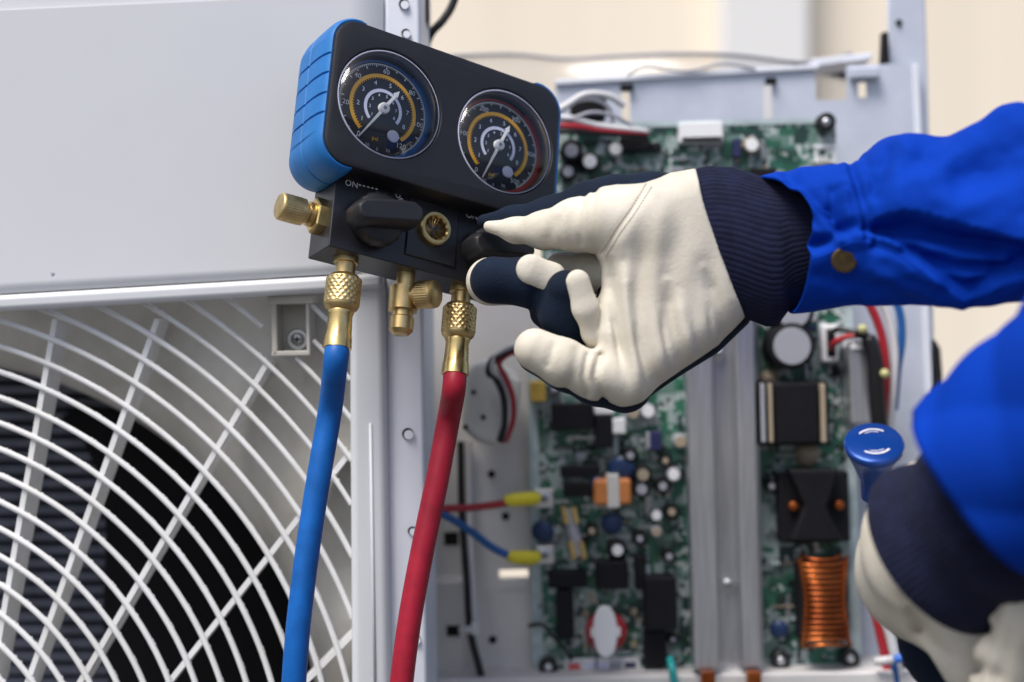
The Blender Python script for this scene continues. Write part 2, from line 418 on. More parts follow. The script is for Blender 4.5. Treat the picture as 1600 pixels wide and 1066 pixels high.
# recessed screw pocket
P = MB()
P.pbox(424, 462, 433, 556, 0.083, 0.03); P.pbox(478, 462, 484, 556, 0.083, 0.03); P.pbox(424, 548, 484, 557, 0.083, 0.03); P.pbox(418, 462, 490, 475, 0.0815, 0.03)
pk = P.obj('screw_pocket', M['mouth'], unit, bevel=0.0012)
P = MB(); P.pbox(430, 470, 482, 552, 0.1085, 0.004); P.obj('pocket_floor', M['mouth'], pk)
P = MB(); P.cyl(465, 531, 17, 0.1065, 0.002, 24, top=0.0005); wsh = P.obj('washer', M['solder'], pk)
P = MB(); P.lathe(U(464, 530, 0.1025), (0, 1, 0), [(0, 0.003), (0.0012, 0.0046), (0.004, 0.0048)], 20)
smooth_by_angle(P.obj('screw', M['solder'], pk), 40)
P = MB(); P.box(U(464, 530, 0.1023), (0.0022, 0, 0), (0, 0.0005, 0), (0, 0, 0.0006)); P.box(U(464, 530, 0.1022), (0.0006, 0, 0), (0, 0.0005, 0), (0, 0, 0.0022)); P.obj('screw_slot', M['hole'], pk)
P = MB(); P.cyl(470, 592, 6, 0.113, 0.002, 16); P.obj('boss', M['mouth'], unit)
# inside of the fan bay, painted black to stand in for its darkness
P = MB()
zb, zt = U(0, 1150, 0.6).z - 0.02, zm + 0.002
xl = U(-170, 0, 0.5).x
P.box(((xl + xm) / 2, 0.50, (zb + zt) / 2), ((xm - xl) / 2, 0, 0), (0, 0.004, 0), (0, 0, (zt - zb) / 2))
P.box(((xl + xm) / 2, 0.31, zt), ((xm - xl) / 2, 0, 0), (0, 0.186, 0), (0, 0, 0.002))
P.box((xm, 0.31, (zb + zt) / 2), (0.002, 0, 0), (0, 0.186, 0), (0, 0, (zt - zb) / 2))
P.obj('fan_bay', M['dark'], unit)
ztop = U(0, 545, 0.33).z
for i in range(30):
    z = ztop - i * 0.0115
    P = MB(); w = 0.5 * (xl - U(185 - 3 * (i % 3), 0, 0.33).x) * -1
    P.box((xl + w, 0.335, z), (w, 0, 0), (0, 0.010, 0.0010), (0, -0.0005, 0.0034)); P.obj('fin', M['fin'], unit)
# dark swept fan blade in front of the fins, on the right
bl = [(95, 652), (130, 690), (152, 740), (165, 830), (160, 960), (175, 1120), (560, 1120), (520, 900), (430, 760), (300, 680), (190, 640), (130, 632)]
P = MB(); P.prism([U(x, y, 0.275) for x, y in bl], 0.004); P.obj('fan_blade', M['blade'], unit, bevel=0.001)

# ------------------------------------------------------------------ electrics bay
def cut(o, cutters):
    """real holes in a plate"""
    dg = None
    for i, c in enumerate(cutters):
        md = o.modifiers.new('cut', 'BOOLEAN'); md.object = c; md.operation = 'DIFFERENCE'; md.solver = 'EXACT'
    bpy.context.view_layer.update()
    dg = bpy.context.evaluated_depsgraph_get()
    me = bpy.data.meshes.new_from_object(o.evaluated_get(dg))
    o.modifiers.clear(); o.data = me
    for c in cutters: bpy.data.objects.remove(c, do_unlink=True)
YB = 0.30
P = MB(); P.prism([U(868, 128, YB), U(1282, 104, YB), U(1392, 100, YB), U(1425, 100, YB), U(1475, 1130, YB), U(868, 1130, YB)], 0.003)
bay = P.obj('electrics_plate', M['zinc'], unit)
def cutter(x0, y0, x1, y1):
    P = MB(); P.pbox(x0, y0, x1, y1, YB - 0.02, 0.05); return P.obj('cutter', M['hole'])
cut(bay, [cutter(974, 137, 988, 192), cutter(1199, 126, 1214, 186), cutter(1282, 90, 1332, 150), cutter(1350, 122, 1364, 146)])
P = MB(); P.pbox(970, 131, 990, 141, YB - 0.006, 0.005); P.obj('slot_clip', M['c_black'], bay, bevel=0.001)
P = MB(); P.pbox(1197, 121, 1214, 131, YB - 0.006, 0.005); P.obj('slot_clip', M['c_black'], bay, bevel=0.001)
# folded upper flange of the plate
P = MB(); P.prism([U(868, 124, YB - 0.004), U(1280, 100, YB - 0.004), U(1280, 108, YB - 0.004), U(868, 133, YB - 0.004)], 0.02); P.obj('plate_flange', M['column'], bay, bevel=0.001)
# right-hand post
P = MB(); P.prism([U(1386, -70, YB + 0.01), U(1444, -70, YB + 0.01), U(1450, 104, YB + 0.01), U(1474, 1130, YB + 0.01), U(1400, 1130, YB + 0.01)], 0.004)
post = P.obj('right_post', M['zinc'], unit, bevel=0.002)
P = MB(); P.prism([U(1426, 100, YB - 0.002), U(1436, 100, YB - 0.002), U(1458, 620, YB - 0.002), U(1447, 620, YB - 0.002)], 0.02); P.obj('post_fold', M['column'], post, bevel=0.001)
P = MB(); P.cyl(1405, 35, 5, YB + 0.008, 0.003, 14); P.obj('hole', M['hole'], post)
P = MB(); P.prism([U(1380, 50, YB), U(1388, 50, YB), U(1390, 100, YB), U(1378, 100, YB)], 0.01); P.obj('rubber_edge', M['c_black'], post)
P = MB(); P.prism([U(1461, 530, YB), U(1470, 545, YB), U(1475, 610, YB), U(1472, 660, YB), U(1462, 660, YB)], 0.02); P.obj('gasket', M['w_black'], post, bevel=0.001)
P = MB(); P.cyl(1463, 1040, 10, YB - 0.004, 0.004, 18, top=0.001); P.obj('screw', M['solder'], post)
# bracket at the upper right of the plate
P = MB(); P.prism([U(1268, 92, YB + 0.004), U(1362, 82, YB + 0.004), U(1364, 92, YB + 0.004), U(1276, 104, YB + 0.004)], 0.05); P.obj('plate_bracket', M['column'], bay, bevel=0.001)
P = MB(); P.pbox(1330, 104, 1376, 122, YB - 0.01, 0.012); P.obj('plate_clip', M['zinc'], bay, bevel=0.002)
# grey side plates left of the board
P = MB(); P.prism([U(733, 420, 0.28), U(850, 420, 0.28), U(868, 1130, 0.28), U(742, 1130, 0.28)], 0.002)
sp = P.obj('side_plate', M['greyplate'], unit)
def cutter2(x0, y0, x1, y1, Y=0.28):
    P = MB(); P.pbox(x0, y0, x1, y1, Y - 0.02, 0.04); return P.obj('cutter', M['hole'])
cut(sp, [cutter2(780, 896, 826, 918)])
P = MB(); P.pbox(779, 905, 827, 919, 0.2790, 0.012); P.obj('slot_tab', M['greyplate'], sp)
for (x, y) in ((768, 741), (790, 807), (770, 1000), (772, 1056)):
    P = MB(); P.cyl(x, y, 6, 0.2785, 0.002, 16); P.obj('hole', M['hole'], sp)
P = MB(); P.prism([U(660, 420, 0.29), U(740, 420, 0.29), U(748, 1130, 0.29), U(666, 1130, 0.29)], 0.002); P.obj('partition', M['greyplate'], unit)
P = MB(); P.prism([U(672, 908, 0.262), U(722, 908, 0.262), U(726, 1130, 0.262), U(673, 1130, 0.262)], 0.03); lp = P.obj('lower_cover', M['greyplate'], unit, bevel=0.003)
P = MB(); P.pbox(698, 978, 718, 994, 0.261, 0.003); P.obj('slot', M['hole'], lp)
P = MB(); P.pbox(694, 832, 716, 852, 0.289, 0.003); P.obj('slot', M['hole'], lp)
P = MB(); P.prism([U(640, 1062, 0.24), U(1490, 1048, 0.24), U(1490, 1140, 0.24), U(640, 1140, 0.24)], 0.06); P.obj('bay_floor', M['greyplate'], unit, bevel=0.002)

# clear plastic sheet standing above the board
v = []; f = []
top = spline([(700, 88, 0), (800, 85, 0), (880, 92, 0), (960, 88, 0), (1050, 84, 0), (1150, 86, 0), (1260, 98, 0), (1330, 84, 0)], 6)
for i, q in enumerate(top):
    Yq = 0.40 + 0.012 * math.sin(i * 0.16)
    v.append(U(q.x, q.y, Yq)); v.append(U(q.x, q.y + 120, Yq + 0.01))
for i in range(len(top) - 1): f.append((2 * i, 2 * i + 2, 2 * i + 3, 2 * i + 1))
o = mesh_obj('plastic_cover', v, f, M['film'], smooth=True); sm = o.modifiers.new('thick', 'SOLIDIFY'); sm.thickness = 0.0015
P = MB(); P.tube([Vector(v[2 * i]) for i in range(len(top))], 0.0016, 6); P.obj('rolled_edge', M['c_grey'], o, smooth=True)
tag(o, 'clear curved plastic sheet standing behind the top of the circuit board', 'plastic cover')

# ------------------------------------------------------------------ circuit board
YC = 0.27
board = thing('circuit_board', 'large green inverter circuit board crowded with electronic components', 'circuit board', U(1080, 1050, YC))
P = MB(); P.prism([U(846, 196, YC), U(1306, 186, YC), U(1306, 480, YC), U(1332, 480, YC), U(1345, 1043, YC), U(833, 1060, YC), U(826, 560, YC), U(846, 560, YC)], 0.002)
P.obj('board', M['pcb'], board)
P = MB()
P.prism([U(824, 560, YC - 0.001), U(838, 560, YC - 0.001), U(850, 1058, YC - 0.001), U(833, 1058, YC - 0.001)], 0.003)
P.prism([U(1318, 480, YC - 0.001), U(1332, 480, YC - 0.001), U(1346, 1044, YC - 0.001), U(1330, 1044, YC - 0.001)], 0.003)
P.prism([U(834, 1050, YC - 0.0015), U(1346, 1036, YC - 0.0015), U(1346, 1045, YC - 0.0015), U(834, 1061, YC - 0.0015)], 0.003)
P.prism([U(880, 193, YC - 0.001), U(1306, 184, YC - 0.001), U(1306, 192, YC - 0.001), U(880, 202, YC - 0.001)], 0.003)
P.obj('board_margin', M['pcb_edge'], board)
def comp(name, x0, y0, x1, y1, h, m, bevel=0.0012, rot=0.0, parent=None):
    P = MB(); P.pbox(x0, y0, x1, y1, YC - h, h - 0.0005, rot=rot); return P.obj(name, M[m], parent or board, bevel=bevel)
def cap(px, py, r, h, body='c_black', topm='c_grey', name='capacitor', tr=0.8):
    P = MB(); R = r * S(YC - h)
    P.lathe(U(px, py, YC - h), (0, 1, 0), [(0, R * 0.86), (0.0008, R * 0.98), (0.002, R), (h, R)], 22)
    o = smooth_by_angle(P.obj(name, M[body], board), 40)
    P = MB(); P.lathe(U(px, py, YC - h - 0.0004), (0, 1, 0), [(0, R * tr * 0.96), (0.0006, R * tr)], 22); P.obj('cap_top', M[topm], o)
    return o
def disc(px, py, r, h, m, name='varistor', rot=0.4):
    P = MB(); R = r * S(YC - h); ax = (RT * math.cos(rot) + Vector((0, 1, 0)) * math.sin(rot)).normalized()
    P.lathe(U(px, py, YC - h) - ax * 0.003, UP if rot > 9 else (Vector((0.2, 1, 0.15))), [(0, R * 0.6), (0.0015, R * 0.92), (0.003, R), (0.0045, R * 0.92), (0.006, R * 0.6)], 20)
    return smooth_by_angle(P.obj(name, M[m], board), 50)
# black blocks
for (x0, y0, x1, y1, h) in ((862, 630, 928, 672, 0.018), (930, 648, 957, 700, 0.014), (876, 728, 938, 746, 0.012), (880, 754, 930, 776, 0.012),
                            (857, 893, 918, 919, 0.016), (931, 878, 982, 921, 0.020), (992, 868, 1010, 922, 0.016), (1008, 903, 1058, 986, 0.026),
                            (870, 924, 897, 999, 0.016), (1006, 986, 1042, 1042, 0.014), (1090, 262, 1120, 290, 0.010), (1172, 262, 1215, 285, 0.010),
                            (968, 214, 1016, 236, 0.012), (1016, 222, 1034, 236, 0.008)):
    comp('relay', x0, y0, x1, y1, h, 'c_black', 0.0015)
comp('transistor', 1146, 216, 1158, 246, 0.012, 'c_navy'); comp('film_capacitor', 1015, 674, 1034, 704, 0.014, 'c_navy'); comp('film_capacitor', 1010, 676, 1016, 702, 0.0145, 'c_grey')
comp('plug', 957, 654, 978, 678, 0.012, 'c_white'); comp('plug', 928, 634, 960, 648, 0.010, 'c_white')
comp('yellow_capacitor', 828, 596, 853, 628, 0.020, 'amber'); comp('jumper', 958, 678, 966, 712, 0.004, 'pcb_edge')
# white header at the top
o = comp('header', 1062, 190, 1130, 222, 0.014, 'c_white'); comp('header_slot', 1066, 214, 1128, 221, 0.0145, 'c_black', 0.0003, parent=o)  # black strip for the slot along the header's lower part
# square marking with ring
o = comp('socket', 1273, 226, 1306, 256, 0.002, 'c_white', 0.0003)
P = MB(); P.cyl(1288, 243, 12, YC - 0.0026, 0.001, 18); P.obj('socket_ring', M['pcb'], o)
# round capacitors
for (x, y, r, h, b_, t_, tr) in ((965, 860, 16, 0.018, 'c_black', 'c_white', 0.55), (1005, 742, 15, 0.018, 'c_black', 'c_tan', 0.62), (1053, 742, 11, 0.014, 'c_grey', 'c_white', 0.8),
                                 (1003, 765, 14, 0.02, 'c_black', 'c_grey', 0.6), (1026, 806, 9, 0.014, 'c_grey', 'c_white', 0.8), (1026, 831, 9, 0.014, 'c_grey', 'c_tan', 0.8),
                                 (990, 646, 10, 0.014, 'c_grey', 'c_tan', 0.8), (1013, 643, 12, 0.014, 'c_grey', 'c_white', 0.8), (1063, 690, 11, 0.013, 'c_grey', 'c_tan', 0.8),
                                 (866, 608, 9, 0.014, 'c_navy', 'c_grey', 0.6), (922, 252, 15, 0.02, 'c_black', 'c_white', 0.72), (893, 235, 18, 0.022, 'c_black', 'c_grey', 0.6), (888, 268, 14, 0.018, 'c_black', 'c_grey', 0.6),
                                 (962, 233, 11, 0.014, 'c_grey', 'c_white', 0.8), (1036, 760, 13, 0.016, 'c_black', 'c_grey', 0.5), (1050, 800, 12, 0.015, 'c_black', 'c_tan', 0.5), (985, 712, 12, 0.015, 'c_black', 'c_grey', 0.5), (1046, 870, 11, 0.014, 'c_black', 'c_grey', 0.5), (1000, 842, 12, 0.015, 'c_black', 'c_grey', 0.45), (1040, 720, 10, 0.013, 'c_black', 'c_tan', 0.5), (925, 830, 11, 0.014, 'c_black', 'c_tan', 0.5), (1206, 760, 10, 0.014, 'c_black', 'c_grey', 0.5), (905, 850, 10, 0.013, 'c_black', 'c_grey', 0.5), (1052, 1000, 9, 0.012, 'c_black', 'c_grey', 0.5), (1175, 226, 12, 0.014, 'c_tan', 'c_white', 0.85)):
    cap(x, y, r, h, b_, t_, tr=tr)
for (x, y, r, h) in ((1238, 541, 37, 0.036), (1240, 486, 33, 0.034)): cap(x, y, r, h, 'c_black', 'c_grey', 'large_capacitor', 0.8)
for (x, y, r) in ((852, 832, 18), (976, 735, 22), (960, 820, 17), (1222, 985, 15), (938, 758, 13)): disc(x, y, r, 0.012, 'c_blue')
# mounting screws on rubber feet
for (x, y) in ((857, 1044), (1292, 190), (1221, 1033), (1330, 1030)):
    o = cap(x, y, 15, 0.012, 'w_black', 'w_black', 'mounting_screw', 0.7)
    P = MB(); P.lathe(U(x, y, YC - 0.0155), (0, 1, 0), [(0, 0.0015), (0.001, 0.0032), (0.003, 0.0036)], 14); smooth_by_angle(P.obj('screw_head', M['solder'], o), 50)
# orange transformer with pale tape
o = comp('small_transformer', 928, 749, 987, 790, 0.020, 'orange', 0.003); comp('tape', 949, 742, 968, 794, 0.0208, 'motor', 0.001, parent=o)
# screw terminals
for (x, y) in ((850, 779), (851, 867)):
    o = comp('terminal', x - 15, y - 14, x + 15, y + 15, 0.012, 'solder', 0.001)
    P = MB(); P.lathe(U(x, y, YC - 0.016), (0, 1, 0), [(0, 0.0025), (0.0012, 0.0048), (0.0038, 0.005)], 18); s_ = smooth_by_angle(P.obj('terminal_screw', M['solder'], o), 40)
    P = MB(); P.box(U(x, y, YC - 0.0162), RT * 0.0032, (0, 0.0004, 0), UP * 0.0007); P.box(U(x, y, YC - 0.0161), RT * 0.0007, (0, 0.0004, 0), UP * 0.0032); P.obj('cross_slot', M['c_black'], o)
# fuse
a_, b_ = U(888, 795, YC - 0.014), U(904, 868, YC - 0.014)
P = MB(); P.tube([a_, b_], 0.0052, 16); fz = smooth_by_angle(P.obj('fuse', M['c_grey'], board), 50)
d_ = (b_ - a_)
for t0, t1 in ((-0.05, 0.3), (0.68, 1.05)):
    P = MB()
    for off in (-0.0042, 0.0042): P.tube([a_ + d_ * t0 + RT * off + Vector((0, -0.004, 0)), a_ + d_ * t1 + RT * off + Vector((0, -0.004, 0))], 0.0028, 10)
    smooth_by_angle(P.obj('fuse_clip', M['brass_bright'], fz), 50)
# white choke: rounded slab in a red ring
P = MB(); P.lathe(U(948, 988, YC - 0.014), (0, 1, 0), [(0, 0.012), (0.002, 0.0165), (0.008, 0.017), (0.013, 0.016)], 28)
ch = smooth_by_angle(P.obj('choke', M['w_red'], board), 50); ch.scale = (1, 1, 1)
pts = []
for i in range(32):
    t = 2 * math.pi * i / 32; pts.append(U(946, 988, YC - 0.022) + RT * (0.0098 * math.copysign(abs(math.cos(t)) ** 0.8, math.cos(t))) + UP * (0.0205 * math.sin(t)))
P = MB(); P.prism(pts, 0.008); P.obj('choke_divider', M['c_white'], ch, bevel=0.0015)
P = MB(); P.pbox(923, 982, 970, 996, YC - 0.020, 0.006); P.obj('divider_ear', M['c_white'], ch, bevel=0.001)
for (x, y) in ((915, 960), (991, 957), (918, 1010), (991, 1008)):
    P = MB(); P.cyl(x, y, 6, YC - 0.004, 0.004, 12, top=0.001); P.obj('solder_pin', M['c_tan'], ch)
# printed strip along the bottom edge
lab = comp('paper_label', 882, 1028, 1000, 1052, 0.0016, 'c_white', 0.0)
for (x0, x1, m_) in ((888, 906, 'p_red'), (912, 948, 'p_lilac'), (952, 972, 'c_grey'), (976, 994, 'c_navy')):
    comp('label_print', x0, 1035, x1, 1046, 0.0020, m_, 0.0, parent=lab)
# heat sink rails
def rail(pts, y0, dep, name, m, par, bev=0.0015):
    P = MB(); P.prism([U(x, y, y0) for x, y in pts], dep); return P.obj(name, M[m], par, bevel=bev)
hs = rail([(1069, 470), (1183, 470), (1194, 1050), (1086, 1052)], YC - 0.012, 0.010, 'heat_sink', 'alu', board)
rail([(1069, 470), (1112, 470), (1126, 1048), (1084, 1050)], YC - 0.034, 0.0215, 'sink_rail', 'alu', hs, 0.003)
rail([(1146, 470), (1178, 470), (1191, 1045), (1160, 1047)], YC - 0.034, 0.0215, 'sink_rail', 'alu', hs, 0.003)
for (x, y) in ((1122, 553), (1137, 914)):
    P = MB(); P.lathe(U(x, y, YC - 0.019), (0, 1, 0), [(0, 0.002), (0.0015, 0.0042), (0.003, 0.0045), (0.0032, 0.0068), (0.0065, 0.0068)], 18); sc_ = smooth_by_angle(P.obj('sink_screw', M['solder'], hs), 40)
    P = MB(); P.box(U(x, y, YC - 0.0192), RT * 0.0022, (0, 0.0004, 0), UP * 0.0005); P.obj('screw_slot', M['c_black'], hs)
# black finned power module
pm = comp('power_module', 1186, 596, 1296, 696, 0.030, 'c_black', 0.002)
for (x0, x1, m_) in ((1190, 1196, 'c_grey'), (1202, 1208, 'c_tan'), (1212, 1278, 'c_black'), (1283, 1291, 'c_tan')):
    comp('module_fin', x0, 600, x1, 692, 0.036, m_, 0.001, parent=pm)
P = MB(); P.lathe(U(1266, 712, YC - 0.012), (0, 1, 0), [(0, 0.003), (0.003, 0.008), (0.008, 0.010), (0.012, 0.011)], 12, fn=lambda t, a: 0.001 * math.sin(3 * a)); smooth_by_angle(P.obj('glue_blob', M['c_tan'], board), 80)
P = MB(); P.lathe(U(1205, 592, YC - 0.008), (0, 1, 0), [(0, 0.003), (0.003, 0.006), (0.008, 0.008)], 12); smooth_by_angle(P.obj('glue_blob', M['c_tan'], board), 80)
# black transformer with waisted core
tf = comp('transformer', 1217, 738, 1328, 848, 0.018, 'c_black', 0.002)
P = MB(); P.prism([U(x, y, YC - 0.034) for x, y in ((1232, 734), (1310, 734), (1300, 770), (1292, 792), (1300, 812), (1318, 846), (1236, 846), (1250, 812), (1258, 792), (1248, 768))], 0.017); P.obj('core', M['c_black'], tf, bevel=0.002)
for (x, y) in ((1241, 792), (1313, 790)):
    P = MB(); P.lathe(U(x, y, YC - 0.026), (0, 1, 0), [(0, 0.0022), (0.001, 0.0038), (0.008, 0.0040)], 14); smooth_by_angle(P.obj('winding', M['copper'], tf), 50)
# copper coil: separate turns round a black bobbin
ci = comp('coil', 1244, 872, 1328, 1004, 0.014, 'c_black', 0.006)
ca, cb = U(1284, 868, YC - 0.024), U(1289, 1008, YC - 0.024)
axis = (cb - ca).normalized(); side = axis.cross(Vector((0, 1, 0))).normalized()
for i in range(16):
    t = i / 15; w = 0.0150 + 0.0050 * abs(2 * t - 1) ** 1.6; h_ = 0.010
    if i in (0, 15): w *= 0.75
    P = MB(); c = ca.lerp(cb, t); pts = [c + side * (w * math.cos(u)) + Vector((0, -h_ * math.sin(u), 0)) + axis * (0.0022 * math.sin(u) * (1 - 2 * t)) for u in np.linspace(-0.3, math.pi + 0.3, 15)]
    P.tube(pts, 0.00155, 7); smooth_by_angle(P.obj('turn', M['copper'], ci), 60)
for sx_ in (-1, 1):
    P = MB(); pts = [ca.lerp(cb, t) + side * sx_ * (0.0150 + 0.004 * abs(2 * t - 1) ** 1.6) + Vector((0, -0.006, 0)) for t in np.linspace(0, 1, 12)]
    P.tube(pts, 0.0015, 8); smooth_by_angle(P.obj('coil_rim', M['copper'], ci), 60)
# connector, aluminium block, tan pins
o = comp('plug_socket', 1284, 507, 1311, 566, 0.010, 'c_white', 0.002); comp('socket_opening', 1292, 514, 1306, 558, 0.0106, 'c_black', 0.0006, parent=o)
comp('aluminium_block', 1328, 540, 1362, 662, 0.030, 'alu', 0.002)
comp('block_cap', 1330, 532, 1360, 546, 0.032, 'c_white', 0.001)
for x in (1107, 1179):
    P = MB(); P.pbox(x - 11, 1050, x + 11, 1085, 0.225, 0.01); P.obj('copper_bar', M['copper'], board, bevel=0.001)
# lead bent over the lower-left corner
P = MB(); P.tube(spline([U(826, 978, 0.262), U(848, 976, 0.258), U(862, 992, 0.255), (U(884, 1016, 0.262)), U(892, 1030, 0.268)], 6), 0.0016, 7); P.obj('lead', M['w_black'], board, smooth=True)
# the many tiny parts that cannot be told apart
P = MB(); keep = [(1060, 470, 1200, 1060)]
mats_ = [M['c_black'], M['c_grey'], M['c_white'], M['c_tan'], M['solder'], M['pcb_edge'], M['c_navy']]
def in_board(x, y): return (850 < x < 1300 and 205 < y < 500) or (840 < x < 1068 and 500 <= y < 1045) or (1196 < x < 1325 and 500 <= y < 1035)
cnt = 0
while cnt < 1250:
    x, y = round(random.uniform(840, 1325) / 4) * 4, round(random.uniform(205, 1045) / 4) * 4
    k = random.random(); w, h = (random.uniform(1.6, 3.0), random.uniform(1.2, 2.2)) if k < 0.85 else (random.uniform(4, 9), random.uniform(3, 6))
    if random.random() < 0.5: w, h = h, w
    if y > 500: mi = random.choices(range(7), (6, 2.2, 0.8, 2, 2.5, 2.2, 1.2))[0]
    else: mi = random.choices(range(7), (4, 4, 2, 2, 3, 4, 1))[0]
    run = random.choice((1, 1, 3, 5, 7)) if k < 0.85 else 1
    dx_, dy_ = random.choice(((2 * w + 3, 0), (0, 2 * h + 3)))
    hh = random.uniform(0.002, 0.005)
    for q in range(run):
        xx, yy_ = x + dx_ * q, y + dy_ * q
        if not in_board(xx, yy_): break
        P.pbox(xx - w, yy_ - h, xx + w, yy_ + h, YC - hh, 0.003 if k < 0.85 else 0.0045, mi)
        if k < 0.85:   # tinned end caps
            P.pbox(xx - w * 1.25, yy_ - h * 0.8, xx - w * 0.9, yy_ + h * 0.8, YC - hh + 0.0003, 0.0025, 4); P.pbox(xx + w * 0.9, yy_ - h * 0.8, xx + w * 1.25, yy_ + h * 0.8, YC - hh + 0.0003, 0.0025, 4)
        cnt += 1
o = P.obj('surface_mount_parts', None, board, mats=mats_); o['kind'] = 'stuff'

# ------------------------------------------------------------------ wiring
def wire(name, pts, r, m, label, cat='wire', n=8):
    P = MB(); P.tube(spline([U(*p) for p in pts], 8), r, n); o = smooth_by_angle(P.obj(name, M[m]), 60); return tag(o, label, cat)
w = wire('red_wire', [(640, 800, 0.20), (692, 795, 0.22), (740, 793, 0.235), (792, 786, 0.245)], 0.0030, 'w_red', 'short red wire with yellow end sleeve running to the upper screw terminal')
P = MB(); P.tube([U(788, 783, 0.245), U(800, 781, 0.246), U(832, 779, 0.25), U(842, 779, 0.252)], [0.0040, 0.0056, 0.0058, 0.0040], 14); smooth_by_angle(P.obj('end_sleeve', M['yellow'], w), 50)
w = wire('blue_wire', [(640, 790, 0.20), (692, 804, 0.22), (735, 830, 0.235), (770, 856, 0.242), (798, 869, 0.245)], 0.0032, 'w_blue', 'short blue wire with yellow end sleeve running to the lower screw terminal')
P = MB(); P.tube([U(793, 869, 0.245), U(806, 871, 0.246), U(832, 872, 0.25), U(842, 870, 0.252)], [0.0040, 0.0056, 0.0058, 0.0040], 14); smooth_by_angle(P.obj('end_sleeve', M['yellow'], w), 50)
wire('black_cable', [(720, 690, 0.272), (722, 800, 0.268), (729, 900, 0.25), (735, 985, 0.25), (748, 1040, 0.25), (765, 1110, 0.25)], 0.0030, 'w_black', 'black wire running down between the grey plates left of the circuit board')
wire('white_cable', [(732, 690, 0.274), (733, 800, 0.270), (737, 900, 0.252), (740, 985, 0.252), (740, 1040, 0.255), (752, 1110, 0.255)], 0.0026, 'w_white', 'white wire beside the black one, between the grey plates')
P = MB(); P.tube([U(718, 985, 0.246), U(732, 984, 0.243), U(744, 982, 0.243)], 0.0032, 8); P.pbox(736, 972, 748, 993, 0.241, 0.008)
tag(P.obj('cable_tie', M['tie'], bevel=0.0008), 'white nylon cable tie round the wires by the lower cover', 'cable tie')
# ivory lead bushing with wires looping through
bush = thing('lead_bushing', 'ivory plastic wire bushing with black, white and red wires passing through', 'bushing', U(768, 690, 0.26))
P = MB(); P.prism([U(x, y, 0.235) for x, y in ((724, 585), (738, 566), (760, 562), (800, 578), (815, 592), (812, 640), (796, 690), (775, 700), (745, 690), (722, 672))], 0.032)
body = P.obj('body', M['motor'], bush, bevel=0.007, seg=3)
for (x, y) in ((740, 613), (755, 652), (727, 668)):
    P = MB(); P.cyl(x, y, 4, 0.2342, 0.002, 12); P.obj('hole', M['hole'], body)
P = MB(); P.prism([U(x, y, 0.228) for x, y in ((796, 586), (814, 594), (810, 640), (798, 664), (792, 640))], 0.01); P.obj('clip', M['motor'], bush, bevel=0.003)
wire('bushing_wire', [(830, 540, 0.19), (800, 548, 0.20), (772, 562, 0.215), (765, 582, 0.222), (775, 590, 0.222), (788, 620, 0.224), (790, 660, 0.226), (782, 690, 0.23)], 0.0035, 'w_black', 'black wire looping through the ivory bushing behind the glove')
wire('bushing_wire', [(835, 530, 0.19), (802, 540, 0.195), (776, 556, 0.21), (770, 578, 0.216), (786, 594, 0.219), (797, 625, 0.221), (796, 660, 0.225), (786, 690, 0.23)], 0.0022, 'w_white', 'white wire looping through the ivory bushing behind the glove')
wire('bushing_wire', [(830, 548, 0.186), (798, 552, 0.20), (780, 568, 0.212), (790, 590, 0.214), (801, 620, 0.217), (802, 655, 0.222), (790, 690, 0.23)], 0.0022, 'w_red', 'red wire looping through the ivory bushing behind the glove')
# upper-left bundle
for i, (dy, m_, nm, r) in enumerate(((0, 'w_white', 'thick white wire arching over the black connector beside the gauges', 0.0030), (18, 'w_white', 'white wire sagging below the black connector beside the gauges', 0.0030), (32, 'w_red', 'red wire curving from the gauge housing toward the top of the board', 0.0030), (41, 'w_black', 'dark wire under the red one at the top of the board', 0.0026))):
    if i == 0: pp = [(850, 185, 0.235), (885, 165, 0.235), (915, 148, 0.235), (950, 150, 0.24), (975, 165, 0.245)]
    else: pp = [(860, 165 + dy, 0.23), (895, 172 + dy * 0.8, 0.23), (930, 187 + dy * 0.5, 0.235), (975, 196 + dy * 0.35, 0.24), (1010, 203 + dy * 0.2, 0.25)]
    wire('bundle_wire', pp, r, m_, nm)
wire('bundle_wire', [(858, 200, 0.24), (880, 172, 0.238), (900, 158, 0.236), (930, 156, 0.238), (952, 170, 0.245), (958, 196, 0.25)], 0.0018, 'w_white', 'thin white wire looping closely round the black connector beside the gauges')
wire('bundle_wire', [(862, 182, 0.228), (890, 186, 0.228), (925, 176, 0.232), (960, 182, 0.24), (992, 200, 0.25)], 0.0016, 'c_grey', 'thin grey wire crossing in front of the black connector beside the gauges')
wire('plate_wire', [(980, 118, 0.29), (1010, 104, 0.292), (1070, 112, 0.294), (1130, 100, 0.295), (1180, 108, 0.296)], 0.0012, 'c_grey', 'thin grey wire along the top flange of the metal plate')
P = MB(); P.pbox(892, 150, 948, 184, 0.248, 0.03)
tag(P.obj('connector', M['c_black'], bevel=0.002), 'black connector block between white wires beside the right gauge', 'connector')
